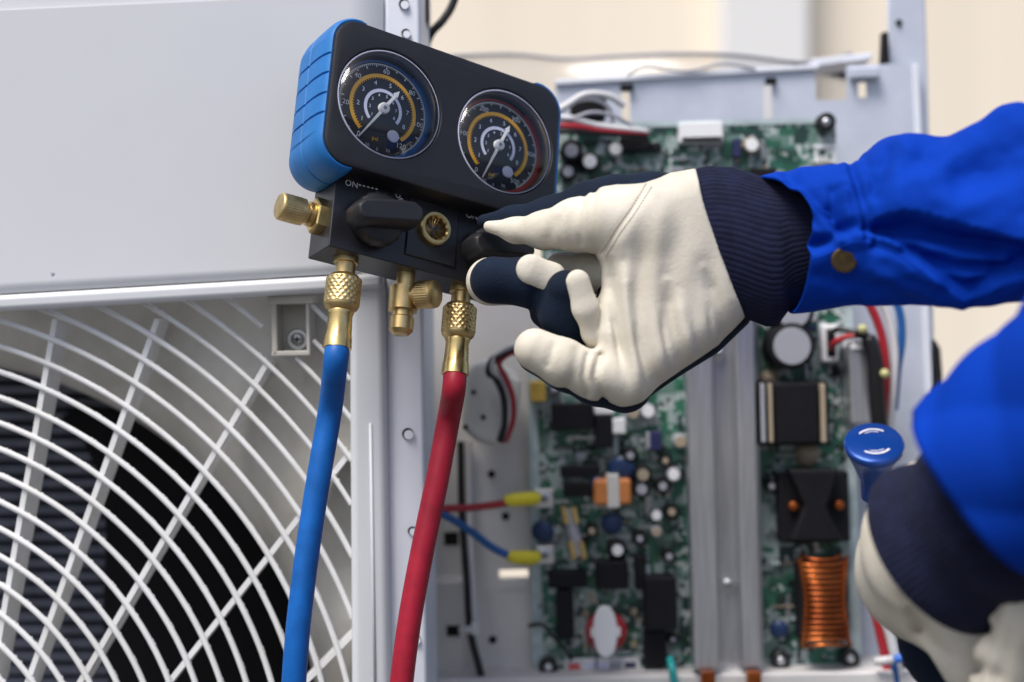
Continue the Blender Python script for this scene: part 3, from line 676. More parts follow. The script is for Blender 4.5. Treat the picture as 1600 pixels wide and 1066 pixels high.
# right-hand loom
loom = thing('wire_loom', 'black sleeved wire loom beside the aluminium block right of the board', 'wire loom', U(1370, 660, 0.24))
P = MB(); P.tube(spline([U(1338, 518, 0.235), U(1356, 530, 0.232), (U(1366, 560, 0.232)), U(1369, 610, 0.235), U(1374, 665, 0.24), U(1378, 720, 0.25)], 8), [0.004] * 8 + [0.0065] * 33, 12); smooth_by_angle(P.obj('sleeve', M['w_black'], loom), 60)
for (x, y) in ((1348, 515), (1383, 585)):
    P = MB(); P.lathe(U(x, y, 0.222), (0.2, 1, 0.1), [(0, 0.002), (0.002, 0.0038), (0.006, 0.0038), (0.008, 0.002)], 10); smooth_by_angle(P.obj('tie_knot', M['pale_yellow'], loom), 50)
wire('connector_wire', [(1298, 545, 0.257), (1305, 535, 0.245), (1322, 527, 0.24), (1342, 524, 0.236)], 0.0026, 'w_red', 'red wire from the white plug socket into the black loom')
wire('connector_wire', [(1298, 522, 0.257), (1308, 515, 0.245), (1325, 517, 0.24), (1342, 522, 0.236)], 0.0024, 'w_black', 'black wire from the white plug socket into the black loom')
wire('side_wire', [(1335, 440, 0.24), (1362, 482, 0.24), (1379, 530, 0.24), (1384, 585, 0.24), (1380, 650, 0.245)], 0.0036, 'w_red', 'dark red wire curving down the right of the board below the sleeve')
wire('side_wire', [(1355, 440, 0.245), (1384, 485, 0.245), (1397, 540, 0.245), (1396, 600, 0.245), (1388, 690, 0.25)], 0.0034, 'w_white', 'white wire curving down between the dark red and blue wires')
wire('side_wire', [(1385, 440, 0.25), (1405, 485, 0.25), (1409, 530, 0.25), (1402, 580, 0.25), (1397, 640, 0.255)], 0.0034, 'w_blue', 'blue wire, rightmost of the three curving below the sleeve')
wire('lower_wire', [(1350, 880, 0.25), (1362, 925, 0.25), (1372, 975, 0.25), (1384, 1030, 0.25), (1395, 1110, 0.25)], 0.0040, 'w_red', 'red wire running down beside the copper coil')
wire('lower_wire', [(1352, 860, 0.245), (1372, 930, 0.245), (1393, 1000, 0.245), (1405, 1060, 0.245), (1412, 1110, 0.245)], 0.0042, 'w_white', 'white wire running down beside the copper coil to the blue tie')
wire('lower_wire', [(1362, 860, 0.255), (1386, 930, 0.255), (1406, 1000, 0.255), (1420, 1060, 0.255), (1430, 1110, 0.255)], 0.0055, 'w_black', 'thick black wire between the white wire and the right glove')
wire('lower_wire', [(1396, 1035, 0.242), (1400, 1060, 0.242), (1405, 1110, 0.242)], 0.003, 'w_blue', 'short blue wire under the blue cable tie at the bottom')
P = MB(); P.tube([U(1366, 1034, 0.235), U(1396, 1031, 0.232)], 0.0036, 8, 0); P.tube([U(1396, 1031, 0.232), U(1424, 1025, 0.236)], 0.0036, 8, 1)
tag(P.obj('cable_tie', None, smooth=True, mats=[M['tie'], M['tie_blue']]), 'white and blue cable tie round the wires at the bottom right', 'cable tie')
wire('earth_wire', [(1047, 1030, 0.245), (1050, 1045, 0.235), (1054, 1068, 0.235), (1058, 1110, 0.235)], 0.0032, 'w_cyan', 'short turquoise wire at the bottom edge of the board')
# cable above the gauges
wire('hanging_cable', [(720, -40, 0.20), (708, 5, 0.20), (692, 32, 0.20), (674, 52, 0.20), (664, 80, 0.20), (662, 130, 0.20)], 0.0032, 'w_black', 'thin black cord hanging behind the gauges at the top')
P = MB(); P.prism([U(655, -40, 0.15), U(669, -40, 0.15), U(669, 32, 0.15), U(658, 46, 0.15)], 0.02)
tag(P.obj('rubber_strip', M['w_black'], bevel=0.001), 'black rubber strip on the edge of the steel column at the top', 'rubber strip')

# ------------------------------------------------------------------ gauge manifold
ra, rb, rc = math.radians(-12.1), math.radians(12.0), math.radians(33.1)
RG = Matrix.Rotation(rc, 3, 'Z') @ Matrix.Rotation(ra, 3, 'X') @ Matrix.Rotation(rb, 3, 'Y')
TG = Vector((-0.0405, 0.02, 0.1412))
GM = Matrix.Translation(TG) @ RG.to_4x4()
def G(x, y, z): return GM @ Vector((x, y, z))
GI = GM.inverted()
def LG(px, py, yl):
    o_ = GI @ Vector((0, CAMY, 0)); d = GI.to_3x3() @ Vector(((px - 800) / FPX, 1, (533 - py) / FPX))
    t = (yl - o_.y) / d.y; return o_ + d * t
gm = thing('gauge_manifold', 'black twin-gauge manifold set with blue rubber ends and brass ports', 'pressure gauges', mat=GM)
W_, H_, D_ = 0.0851, 0.0495, 0.054
def rrect(w, h, r, n=10):
    pts = []
    for cx, cz, a0 in ((w - r, h - r, 0), (-w + r, h - r, 90), (-w + r, -h + r, 180), (w - r, -h + r, 270)):
        for i in range(n + 1):
            t = math.radians(a0 + 90 * i / n); pts.append((cx + r * math.cos(t), cz + r * math.sin(t)))
    return pts
def loft(mb, rings, cap=True):
    n = len(rings[0]); v = [p for r in rings for p in r]; f = []
    for i in range(len(rings) - 1):
        for j in range(n): f.append((i * n + j, i * n + (j + 1) % n, (i + 1) * n + (j + 1) % n, (i + 1) * n + j))
    if cap: f.append(tuple(range(n))[::-1]); f.append(tuple((len(rings) - 1) * n + j for j in range(n)))
    mb.add(v, f)
GS, GR = 0.0432, 0.0366
# body: rounded shell with two circular wells
def body_ring(off, y): return [(x, y, z) for x, z in rrect(W_ - off, H_ - off, 0.017 - off, 10)]
P = MB(); loft(P, [body_ring(0.0025, 0.0), body_ring(0.0009, 0.0007), body_ring(0.0, 0.0025), body_ring(0, D_ - 0.004), body_ring(0.004, D_)])
hb = P.obj('housing', M['black'], gm, world=False)
cts = []
for sg in (-1, 1):
    P = MB(); P.lathe((sg * GS, -0.01, 0), (0, 1, 0), [(0, GR + 0.0012), (0.0095, GR + 0.0012), (0.0108, GR + 0.0002), (0.024, GR + 0.0002)], 72)
    c_ = P.obj('cutter', M['black']); c_.matrix_world = GM; cts.append(c_)
cut(hb, cts); smooth_by_angle(hb, 30)
# blue bumpers: thick shells over each end, with pressed grooves
def bumper(sg):
    out = []
    pts = rrect(W_, H_, 0.017, 12)
    # left end half outline, finely sampled
    zs = []
    seq = []
    for i in range(len(pts)):
        a, b = Vector((*pts[i], 0)), Vector((*pts[(i + 1) % len(pts)], 0))
        L = (b - a).length; n = max(1, int(L / 0.0006))
        for j in range(n): seq.append(a.lerp(b, j / n))
    lim = -W_ + 0.0215
    left = [p for p in seq if p.x < lim]
    # order contiguous: from top to bottom along the left
    left.sort(key=lambda p: math.atan2(p.y, -(p.x - (-W_ + 0.0215 + 0.002)) ), reverse=True)
    prof = [(0.0022, -0.0010), (0.0016, 0.0008), (0.0030, 0.0022), (0.0075, 0.0034), (0.016, 0.0036), (0.0262, 0.0036), (0.0268, 0.0028), (0.0276, 0.0028), (0.0282, 0.0036), (0.040, 0.0034), (0.048, 0.0022), (0.053, 0.0004), (0.053, -0.002)]
    v = []; f = []; n = len(left)
    gz = [0.022, 0.0085, -0.005, -0.0185]
    for (y, off) in prof:
        for p in left:
            cx = max(-W_ + 0.017, min(W_ - 0.017, p.x)); cz = max(-H_ + 0.017, min(H_ - 0.017, p.y))
            nn = Vector((p.x - cx, p.y - cz, 0)); nn = nn.normalized() if nn.length > 1e-6 else Vector((-1, 0, 0))
            fade = min(1.0, max(0.0, (lim - p.x) / 0.003))
            o_ = off
            if o_ > 0: o_ = o_ * (0.35 + 0.65 * fade)
            if p.x < -W_ + 0.004 and off > 0.001:
                for z0 in gz:
                    if abs(p.y - z0) < 0.00065: o_ -= 0.0014
                if 0.008 < y < 0.042 and gz[3] - 0.012 < p.y < gz[0] + 0.012: o_ += 0.0006
            q = p + nn * o_
            v.append((-sg * q.x, y, q.y))
    for i in range(len(prof) - 1):
        for j in range(n - 1): f.append((i * n + j, i * n + j + 1, (i + 1) * n + j + 1, (i + 1) * n + j))
    return v, f
for sg in (-1, 1):
    v, f = bumper(sg); o = mesh_obj('bumper', v, f, M['bumper'], gm, smooth=True, world=False); smooth_by_angle(o, 32)
o = None
def local_obj(mb, name, m, parent, deg=None, bevel=0.0):
    ob = mb.obj(name, M[m], parent, bevel=bevel, world=False)
    if deg: smooth_by_angle(ob, deg)
    return ob
def ring_sector(mb, c, r0, r1, a0, a1, y, th=0.0002, n=48):
    """flat printed arc; angles clockwise from up, degrees"""
    v = []; f = []
    for i in range(n + 1):
        t = math.radians(a0 + (a1 - a0) * i / n)
        for r in (r0, r1):
            v.append((c + r * math.sin(t), y, r * math.cos(t)))
    for i in range(n): f.append((2 * i, 2 * i + 1, 2 * i + 3, 2 * i + 2))
    mb.add(v, f)
def text_mesh(s, size):
    cu = bpy.data.curves.new('text', 'FONT'); cu.body = s; cu.size = size; cu.align_x = 'CENTER'; cu.align_y = 'CENTER'; cu.resolution_u = 2
    ob = bpy.data.objects.new('text', cu); COL.objects.link(ob); bpy.context.view_layer.update()
    me = bpy.data.meshes.new_from_object(ob.evaluated_get(bpy.context.evaluated_depsgraph_get()))
    v = [tuple(x.co) for x in me.vertices]; f = [tuple(p.vertices) for p in me.polygons]
    bpy.data.objects.remove(ob, do_unlink=True); bpy.data.curves.remove(cu); bpy.data.meshes.remove(me)
    return v, f
TXT = {}
def add_text(mb, s, size, x, y, z, rot=0.0):
    if (s, size) not in TXT: TXT[(s, size)] = text_mesh(s, size)
    v, f = TXT[(s, size)]; c, s_ = math.cos(rot), math.sin(rot)
    mb.add([(x + a * c - b * s_, y, z + a * s_ + b * c) for a, b, _ in v], f)
YD = 0.0105      # dial plane
def gauge(sg, accent, ang, nums, sub):
    c = sg * GS; K = 1.06
    P = MB(); P.lathe((c, YD, 0), (0, 1, 0), [(0, GR), (0.003, GR)], 64)
    g = local_obj(P, 'gauge', 'dial', gm)
    P = MB(); ring_sector(P, c, 0.0312, 0.0362, 35, 222, YD - 0.0003); ring_sector(P, c, 0.0318, 0.0330, 222, 395, YD - 0.0003); local_obj(P, 'accent_arc', accent, g)
    # outer white scale: arc with tick marks
    P = MB(); ring_sector(P, c, 0.0301, 0.0309, -148, 148, YD - 0.0004, n=80)
    for i in range(0, 101):
        t = math.radians(-145 + 2.9 * i); L = 0.0030 if i % 10 == 0 else (0.0022 if i % 5 == 0 else 0.0013)
        r0 = 0.0306 - L; e = Vector((math.sin(t), 0, math.cos(t))); q = Vector((math.cos(t), 0, -math.sin(t))) * (0.00028 if i % 5 else 0.00042)
        P.add([Vector((c, YD - 0.0004, 0)) + e * r0 - q, Vector((c, YD - 0.0004, 0)) + e * 0.0306 - q, Vector((c, YD - 0.0004, 0)) + e * 0.0306 + q, Vector((c, YD - 0.0004, 0)) + e * r0 + q], [(0, 1, 2, 3)])
    for i, s in enumerate(nums):
        t = math.radians(-145 + 290 / (len(nums) - 1) * i); add_text(P, s, 0.0048, c + 0.0262 * math.sin(t), YD - 0.0004, 0.0262 * math.cos(t))
    local_obj(P, 'white_scale', 'p_white', g)
    P = MB(); ring_sector(P, c, 0.0214, 0.0238, -140, 140, YD - 0.0005, n=80)
    for i in range(57):
        t = math.radians(-140 + 5 * i); e = Vector((math.sin(t), 0, math.cos(t))); q = Vector((math.cos(t), 0, -math.sin(t))) * 0.00025; o_ = Vector((c, YD - 0.0005, 0))
        P.add([o_ + e * 0.0205 - q, o_ + e * 0.0217 - q, o_ + e * 0.0217 + q, o_ + e * 0.0205 + q], [(0, 1, 2, 3)])
    add_text(P, 'psi', 0.004, c - 0.0035, YD - 0.0005, -0.0215)
    local_obj(P, 'orange_scale', 'p_orange', g)
    P = MB(); ring_sector(P, c, 0.0114, 0.0136, -135, 125, YD - 0.0006, n=70)
    for i, s in enumerate(('1', '2', '3', '4', '5', '6', '7', '8')):
        t = math.radians(-128 + 35 * i); add_text(P, s, 0.0044, c + 0.0176 * math.sin(t), YD - 0.0006, 0.0176 * math.cos(t))
        add_text(P, s, 0.0032, c + 0.0093 * math.sin(t), YD - 0.0006, 0.0093 * math.cos(t))
    for i in range(3): add_text(P, ('-30', '0', '30')[i], 0.0032, c + (-0.009 + 0.0075 * i), YD - 0.0006, -0.0285 + 0.0012 * abs(i - 1))
    local_obj(P, 'lilac_scale', 'p_lilac', g)
    P = MB(); P.lathe((c + 0.0088, YD - 0.0012, -0.0165), (0, 1, 0), [(0, 0.0040), (0.0008, 0.0042)], 24); local_obj(P, 'calibration_screw', 'p_lilac', g)
    # needle
    t = math.radians(ang); e = Vector((math.sin(t), 0, math.cos(t))); q = Vector((math.cos(t), 0, -math.sin(t))); o_ = Vector((c, YD - 0.0028, 0))
    P = MB()
    def blade(pts, y0): P.prism([o_ + e * a + q * b + Vector((0, y0, 0)) for a, b in pts], 0.0005)
    blade([(0.029, 0.0004), (0.029, -0.0004), (0.004, -0.0010), (0.004, 0.0010)], 0)
    blade([(-0.004, 0.0011), (-0.004, -0.0011), (-0.0125, -0.0009), (-0.0128, -0.0020), (-0.0175, 0.0), (-0.0128, 0.0020), (-0.0125, 0.0009)], 0)
    nd = local_obj(P, 'needle', 'needle', g)
    P = MB(); P.lathe(o_ + Vector((0, -0.001, 0)), (0, 1, 0), [(0, 0.0026), (0.0006, 0.0036), (0.003, 0.0038)], 24); local_obj(P, 'hub', 'needle', nd, 40)
    P = MB(); P.lathe(o_ + Vector((0, -0.0016, 0)), (0, 1, 0), [(0, 0.0010), (0.001, 0.0016)], 16); local_obj(P, 'pin', 'c_grey', nd, 40)
    # clear domed lens
    prof = [(-0.0092 + 0.0102 * (1 - math.sqrt(max(0, 1 - u * u * 0.87))) / (1 - math.sqrt(0.13)) , GR * 0.985 * u) for u in np.linspace(0.02, 1, 22)] + [(0.006, GR * 0.99)]
    v = []; f = []; n = 72
    for (y, r) in prof:
        for j in range(n): th = 2 * math.pi * j / n; v.append((c + r * math.sin(th), y, r * math.cos(th)))
    for i in range(len(prof) - 1):
        for j in range(n): f.append((i * n + j, i * n + (j + 1) % n, (i + 1) * n + (j + 1) % n, (i + 1) * n + j))
    f.append(tuple(range(n)))
    ln = mesh_obj('lens', v, f, M['glass'], g, smooth=True, world=False)
    P = MB()
    for i in range(72):
        pass
    P.tube([Vector((c + GR * 0.972 * math.sin(t), 0.0012, GR * 0.972 * math.cos(t))) for t in np.linspace(0, 2 * math.pi, 73)], 0.0007, 6, cap=False)
    local_obj(P, 'rim', 'p_lilac', g, 60)
    v = []; f = []
    for (y, r) in ((0.0015, 0.0352), (0.0045, 0.0354), (0.0050, 0.0346), (0.0056, 0.0346), (0.0062, 0.0356), (YD - 0.0002, 0.0358)):
        for j in range(n): th = 2 * math.pi * j / n; v.append((c + r * math.sin(th), y, r * math.cos(th)))
    for i in range(5):
        for j in range(n): f.append((i * n + j, i * n + (j + 1) % n, (i + 1) * n + (j + 1) % n, (i + 1) * n + j))
    mesh_obj('inner_wall', v, f, M['p_wall'], g, smooth=True, world=False)
gauge(-1, 'p_blue', -147, ('0', '20', '40', '60', '80', '100', '120'), 5); gauge(1, 'p_red', -157, ('0', '100', '200', '300', '400', '500'), 10)

# valve block under the housing
YF = 0.021
q0, q1 = LG(524, 283, YF), LG(519, 386, YF)
bx0 = min(q0.x, q1.x); bz1 = -H_ + 0.0006; bz0 = q1.z
bx1 = 0.068
P = MB(); P.box(((bx0 + bx1) / 2, YF + 0.0155, (bz0 + bz1) / 2), ((bx1 - bx0) / 2, 0, 0), (0, 0.0155, 0), (0, 0, (bz1 - bz0) / 2))
blk = local_obj(P, 'valve_block', 'blackmetal', gm, bevel=0.0009)
zc = (bz0 + bz1) / 2 - 0.001
def knob(px, py, rot):
    c = LG(px, py, YF - 0.018); c = Vector((c.x, YF, c.z))
    P = MB(); P.lathe(c + Vector((0, -0.0005, 0)), (0, -1, 0), [(0, 0.0150), (0.004, 0.0172), (0.009, 0.0176), (0.013, 0.0164), (0.0145, 0.0140)], 36, fn=lambda t, a: 0.0003 * math.cos(18 * a))
    k = local_obj(P, 'knob', 'knob', gm, 40)
    # wing grip: a faceted bar across the top
    ca_, sa_ = math.cos(rot), math.sin(rot); rings = []
    for (y, L, h) in ((-0.009, 0.0225, 0.0075), (-0.016, 0.0235, 0.0078), (-0.0255, 0.0230, 0.0072), (-0.0285, 0.0215, 0.0056)):
        o2 = [(-L, -h * 0.45), (-L * 0.86, -h), (L * 0.86, -h), (L, -h * 0.45), (L, h * 0.45), (L * 0.80, h), (L * 0.3, h * 1.12), (-L * 0.3, h * 1.12), (-L * 0.80, h), (-L, h * 0.45)]
        rings.append([(c.x + a * ca_ - b * sa_, c.y + y, c.z + a * sa_ + b * ca_) for a, b in o2])
    P = MB(); loft(P, rings); local_obj(P, 'grip', 'knob', k, bevel=0.0012)
    return k, c
k1, c1 = knob(601, 336, 0.20)
k2, c2 = knob(778, 388, 0.16)
# sight glass
c = LG(680, 357, YF - 0.004)
n_ = 48; P = MB()
v = []; f = []
for (y, r) in ((YF - 0.0003, 0.0112), (YF - 0.0052, 0.0112), (YF - 0.0062, 0.0104), (YF - 0.0062, 0.0086), (YF - 0.0050, 0.0080), (YF - 0.0003, 0.0080)):
    for j in range(n_):
        t = 2 * math.pi * j / n_; rr = r - (0.0006 if (r < 0.0083 and (j // 2) % 2) else 0); v.append((c.x + rr * math.cos(t), y, c.z + rr * math.sin(t)))
for i in range(5):
    for j in range(n_): f.append((i * n_ + j, i * n_ + (j + 1) % n_, (i + 1) * n_ + (j + 1) % n_, (i + 1) * n_ + j))
sgl = mesh_obj('sight_glass', v, f, M['brass'], gm, world=False); smooth_by_angle(sgl, 35)
P = MB(); P.lathe((c.x, YF - 0.0010, c.z), (0, 1, 0), [(0, 0.0084), (0.0005, 0.0084)], 32); local_obj(P, 'window', 'hole', sgl)
P = MB(); P.lathe((c.x, YF - 0.0034, c.z), (0, 1, 0), [(0, 0.0005), (0.0006, 0.004), (0.0016, 0.0082)], 32); ob = P.obj('lens', M['glass'], sgl, smooth=True, world=False)
# raised collar round the sight glass
P = MB(); P.box((c.x, YF + 0.001, c.z), (0.0185, 0, 0), (0, 0.0025, 0), (0, 0, (bz1 - bz0) / 2 - 0.002)); local_obj(P, 'block_boss', 'blackmetal', blk, bevel=0.001)
# lettering
P = MB()
q = LG(549, 288, YF); add_text(P, 'ON', 0.0058, q.x, YF - 0.0003, q.z, 0.02)
for i in range(5): q = LG(562 + 6.5 * i, 289.5 + 1.6 * i, YF); P.add([(q.x - 0.0008, YF - 0.0003, q.z - 0.0004), (q.x + 0.0008, YF - 0.0003, q.z - 0.0004), (q.x + 0.0008, YF - 0.0003, q.z + 0.0004), (q.x - 0.0008, YF - 0.0003, q.z + 0.0004)], [(0, 1, 2, 3)])
q = LG(624, 311, YF); add_text(P, 'OFF', 0.0050, q.x, YF - 0.0003, q.z, -0.9)
q = LG(737, 338, YF); add_text(P, 'ON', 0.0058, q.x, YF - 0.0003, q.z, 0.02)
for i in range(3): q = LG(750 + 6 * i, 340 + 1.6 * i, YF); P.add([(q.x - 0.0008, YF - 0.0003, q.z - 0.0004), (q.x + 0.0008, YF - 0.0003, q.z - 0.0004), (q.x + 0.0008, YF - 0.0003, q.z + 0.0004), (q.x - 0.0008, YF - 0.0003, q.z + 0.0004)], [(0, 1, 2, 3)])
local_obj(P, 'lettering', 'p_white', blk)
# knurled nut profile
def knurl(t, a, L=0.020, n=26, amp=0.00042):
    s = 2 * math.pi * t / 0.0052
    return amp * max(math.sin(n * a / 2 + s) , math.sin(n * a / 2 - s)) if 0.0022 < t < L - 0.0022 else 0
# capped side port on the left
cs = Vector((bx0, YF + 0.0150, zc + 0.001))
P = MB(); P.lathe(cs + Vector((0.0002, 0, 0)), (-1, 0, 0), [(0, 0.0118), (0.0062, 0.0118), (0.0070, 0.0108)], 6); nut = local_obj(P, 'hex_nut', 'brass_bright', gm, 20)
P = MB(); P.lathe(cs + Vector((-0.0070, 0, 0)), (-1, 0, 0), [(0, 0.0078), (0.003, 0.0078), (0.0034, 0.0062), (0.006, 0.0062)], 24); local_obj(P, 'neck', 'brass', nut, 35)
P = MB(); prof = [(0, 0.0072), (0.0008, 0.0086)] + [(t, 0.0086) for t in np.linspace(0.002, 0.0145, 24)] + [(0.0160, 0.0086), (0.0170, 0.0076)]
P.lathe(cs + Vector((-0.0125, 0, 0)), (-1, 0, 0), prof, 144, fn=lambda t, a: 0.00016 * math.cos(36 * a) if 0.003 < t < 0.0145 else 0)
local_obj(P, 'port_cap', 'brass', nut, 50)
# bottom ports
def port(px, py): q = LG(px, py, YF + 0.014); return Vector((q.x, YF + 0.014, bz0))
pL, pM_, pR = port(541, 404), port(634, 430), port(721, 452)
DN = Vector((0, 0, -1))
for p_ in (pL, pR):
    P = MB(); P.lathe(p_ + Vector((0, 0, 0.001)), DN, [(0, 0.0078), (0.004, 0.0078), (0.0046, 0.0064), (0.012, 0.0064)], 24); local_obj(P, 'port', 'brass', gm, 35)
P = MB(); P.lathe(pM_ + Vector((0, 0, 0.001)), DN, [(0, 0.0060), (0.010, 0.0060), (0.0105, 0.0095), (0.026, 0.0095), (0.0265, 0.0068), (0.030, 0.0068), (0.031, 0.0080), (0.039, 0.0078), (0.0415, 0.0055), (0.042, 0.004)], 28)
stem = local_obj(P, 'service_port', 'brass', gm, 35)
bdir = Vector((0.52, -0.85, -0.02)).normalized(); bo = pM_ + Vector((0, 0, -0.015))
P = MB(); P.lathe(bo, bdir, [(0, 0.0062), (0.011, 0.0062)], 20); local_obj(P, 'side_branch', 'brass', stem, 35)
P = MB(); P.lathe(bo + bdir * 0.010, bdir, [(0, 0.0078), (0.001, 0.0090)] + [(t, 0.0090) for t in np.linspace(0.002, 0.012, 20)] + [(0.0132, 0.0090), (0.0140, 0.0080)], 144, fn=lambda t, a: 0.00016 * math.cos(36 * a) if 0.0025 < t < 0.012 else 0)
local_obj(P, 'branch_cap', 'brass', stem, 50)

# ------------------------------------------------------------------ hoses (screwed on to the ports)
def hose(name, p_, path, m, label):
    d = (RG @ DN).normalized(); o_ = GM @ p_
    h = thing(name, label, 'hose', o_ + d * 0.09)
    # coupling nut with crossed knurling
    prof = [(0, 0.0070), (0.0010, 0.0092), (0.0022, 0.0100)] + [(t, 0.0110 - 0.0000 * t) for t in np.linspace(0.0030, 0.0205, 40)] + [(0.0222, 0.0104), (0.0245, 0.0080)]
    P = MB(); P.lathe(o_ + d * 0.0105, d, prof, 96, fn=lambda t, a: (0.00034 * max(math.sin(18 * a + 2 * math.pi * t / 0.0046), math.sin(18 * a - 2 * math.pi * t / 0.0046)) if 0.0030 < t < 0.0200 else 0))
    nut_ = smooth_by_angle(P.obj('coupling_nut', M['brass'], h), 60)
    P = MB(); P.lathe(o_ + d * 0.0345, d, [(0, 0.0078), (0.0015, 0.0082), (0.0030, 0.0075), (0.0150, 0.0078), (0.0180, 0.0086), (0.0245, 0.0090), (0.0250, 0.0080)], 36, fn=lambda t, a: (0.00035 * math.cos(8 * a) if 0.004 < t < 0.016 else 0))
    smooth_by_angle(P.obj('ferrule', M['brass_bright'], h), 45)
    s0 = o_ + d * 0.0575
    pts = [s0, s0 + d * 0.012] + [U(*q) for q in path]
    P = MB(); P.tube(spline(pts, 10), 0.0077, 24); smooth_by_angle(P.obj('tube', M[m], h), 60)
    return h
oL = GM @ pL; oR = GM @ pR
hose('blue_hose', pL, [(516, 640, oL.y - 0.002), (500, 735, oL.y - 0.006), (482, 850, oL.y - 0.012), (466, 980, oL.y - 0.018), (457, 1100, oL.y - 0.02), (452, 1180, oL.y - 0.02)], 'hose_blue', 'blue rubber hose hanging from the left manifold port on a knurled brass nut')
hose('red_hose', pR, [(701, 655, oR.y - 0.002), (683, 750, oR.y - 0.008), (660, 860, oR.y - 0.016), (640, 970, oR.y - 0.022), (626, 1080, oR.y - 0.026), (618, 1180, oR.y - 0.026)], 'hose_red', 'red rubber hose hanging from the right manifold port on a knurled brass nut')

# ------------------------------------------------------------------ signed-distance sculpting for the gloves
def surface_nets(F, org, h):
    nx, ny, nz = F.shape
    s = F < 0
    cnt = np.zeros((nx - 1, ny - 1, nz - 1), np.float32); acc = np.zeros((nx - 1, ny - 1, nz - 1, 3), np.float32)
    cor = [(i, j, k) for i in (0, 1) for j in (0, 1) for k in (0, 1)]
    sl = lambda c: (slice(c[0], nx - 1 + c[0]), slice(c[1], ny - 1 + c[1]), slice(c[2], nz - 1 + c[2]))
    for a in cor:
        for ax in range(3):
            if a[ax]: continue
            b = list(a); b[ax] = 1; b = tuple(b)
            fa, fb = F[sl(a)], F[sl(b)]; mk = s[sl(a)] != s[sl(b)]
            if not mk.any(): continue
            t = fa[mk] / (fa[mk] - fb[mk]); p = np.tile(np.array(a, np.float32), (t.size, 1)); p[:, ax] += t
            acc[mk] += p; cnt[mk] += 1
    act = cnt > 0; idx = -np.ones(cnt.shape, np.int64); idx[act] = np.arange(act.sum())
    ijk = np.argwhere(act).astype(np.float32)
    V = (ijk + acc[act] / cnt[act][:, None]) * h + np.array(org, np.float32)
    faces = []
    for ax in range(3):
        n = [nx, ny, nz]; lo = [slice(1, m_ - 1) for m_ in n]; lo[ax] = slice(0, n[ax] - 1); hi = list(lo); hi[ax] = slice(1, n[ax])
        mk = s[tuple(lo)] != s[tuple(hi)]; st = s[tuple(lo)][mk]; e = np.argwhere(mk)
        base = e.copy()
        for d in range(3):
            if d != ax: base[:, d] += 1
        u, w = [d for d in range(3) if d != ax]
        def at(du, dw):
            q = base.copy(); q[:, u] -= du; q[:, w] -= dw; return idx[q[:, 0], q[:, 1], q[:, 2]]
        quad = np.stack([at(1, 1), at(0, 1), at(0, 0), at(1, 0)], 1)
        flip = st if ax != 1 else ~st
        quad[~flip] = quad[~flip][:, ::-1]
        faces.append(quad)
    return V, np.concatenate(faces)
def smin(a, b, k):
    h = np.clip(0.5 + 0.5 * (b - a) / k, 0, 1); return b * (1 - h) + a * h - k * h * (1 - h)
class Grid:
    def __init__(s, lo, hi, h):
        s.h = h; s.lo = np.array(lo, np.float32)
        ax = [np.arange(lo[i], hi[i], h, dtype=np.float32) for i in range(3)]
        s.X, s.Y, s.Z = np.meshgrid(*ax, indexing='ij'); s.ax = ax
    def chain(s, pts, k=None, sy=1.0):
        """tapered capsule chain; pts: (px,py,Y,radius_px); sy squashes depth"""
        out = None
        for (a, b) in zip(pts[:-1], pts[1:]):
            A, B = np.array(U(*a[:3]), np.float32), np.array(U(*b[:3]), np.float32); ra, rb = a[3] * S(a[2]), b[3] * S(b[2])
            D = B - A; D2 = D.copy(); w = np.array((1, 1 / sy, 1), np.float32)
            dx, dy, dz = s.X - A[0], s.Y - A[1], s.Z - A[2]
            t = np.clip((dx * D[0] + dy * D[1] + dz * D[2]) / max(1e-9, float(D @ D)), 0, 1)
            d = np.sqrt((dx - t * D[0]) ** 2 + ((dy - t * D[1]) / sy) ** 2 + (dz - t * D[2]) ** 2) - (ra + t * (rb - ra))
            out = d if out is None else (np.minimum(out, d) if not k else smin(out, d, k))
        return out
    def ppos(s):
        f_ = FPX / (s.Y - CAMY); return 800 + s.X * f_, 533 - s.Z * f_
def poly_sdf(x, z, pts):
    d = np.full(x.shape, 1e9, np.float32); sgn = np.ones(x.shape, np.float32); n = len(pts)
    for i in range(n):
        ax_, az_ = pts[i]; bx_, bz_ = pts[(i + 1) % n]
        ex, ez = bx_ - ax_, bz_ - az_; wx, wz = x - ax_, z - az_
        t = np.clip((wx * ex + wz * ez) / (ex * ex + ez * ez), 0, 1)
        d = np.minimum(d, (wx - ex * t) ** 2 + (wz - ez * t) ** 2)
        c1 = z >= az_; c2 = z < bz_; c3 = ex * wz > ez * wx
        fl = (c1 & c2 & c3) | (~c1 & ~c2 & ~c3); sgn[fl] *= -1
    return sgn * np.sqrt(d)
def line_dist(x, y, pts):
    """distance (pixels) to a polyline, and signed side"""
    best = np.full(x.shape, 1e9, np.float32); side = np.zeros(x.shape, np.float32)
    for (a, b) in zip(pts[:-1], pts[1:]):
        ex, ey = b[0] - a[0], b[1] - a[1]; wx, wy = x - a[0], y - a[1]
        t = np.clip((wx * ex + wy * ey) / (ex * ex + ey * ey), 0, 1)
        d = np.hypot(wx - ex * t, wy - ey * t); cr = np.sign(ex * wy - ey * wx)
        m_ = d < best; best = np.where(m_, d, best); side = np.where(m_, cr, side)
    return best, side
def pspline(pts, n=6): return [(q.x, q.y) for q in spline([(a, b, 0) for a, b in pts], n)]
def nets_obj(name, F, g, m, parent, smooth_it=1):
    V, Q = surface_nets(F, g.lo, g.h)
    o = mesh_obj(name, V.tolist(), Q.tolist(), m, parent, smooth=True)
    sm = o.modifiers.new('relax', 'SMOOTH'); sm.factor = 0.5; sm.iterations = smooth_it
    return o

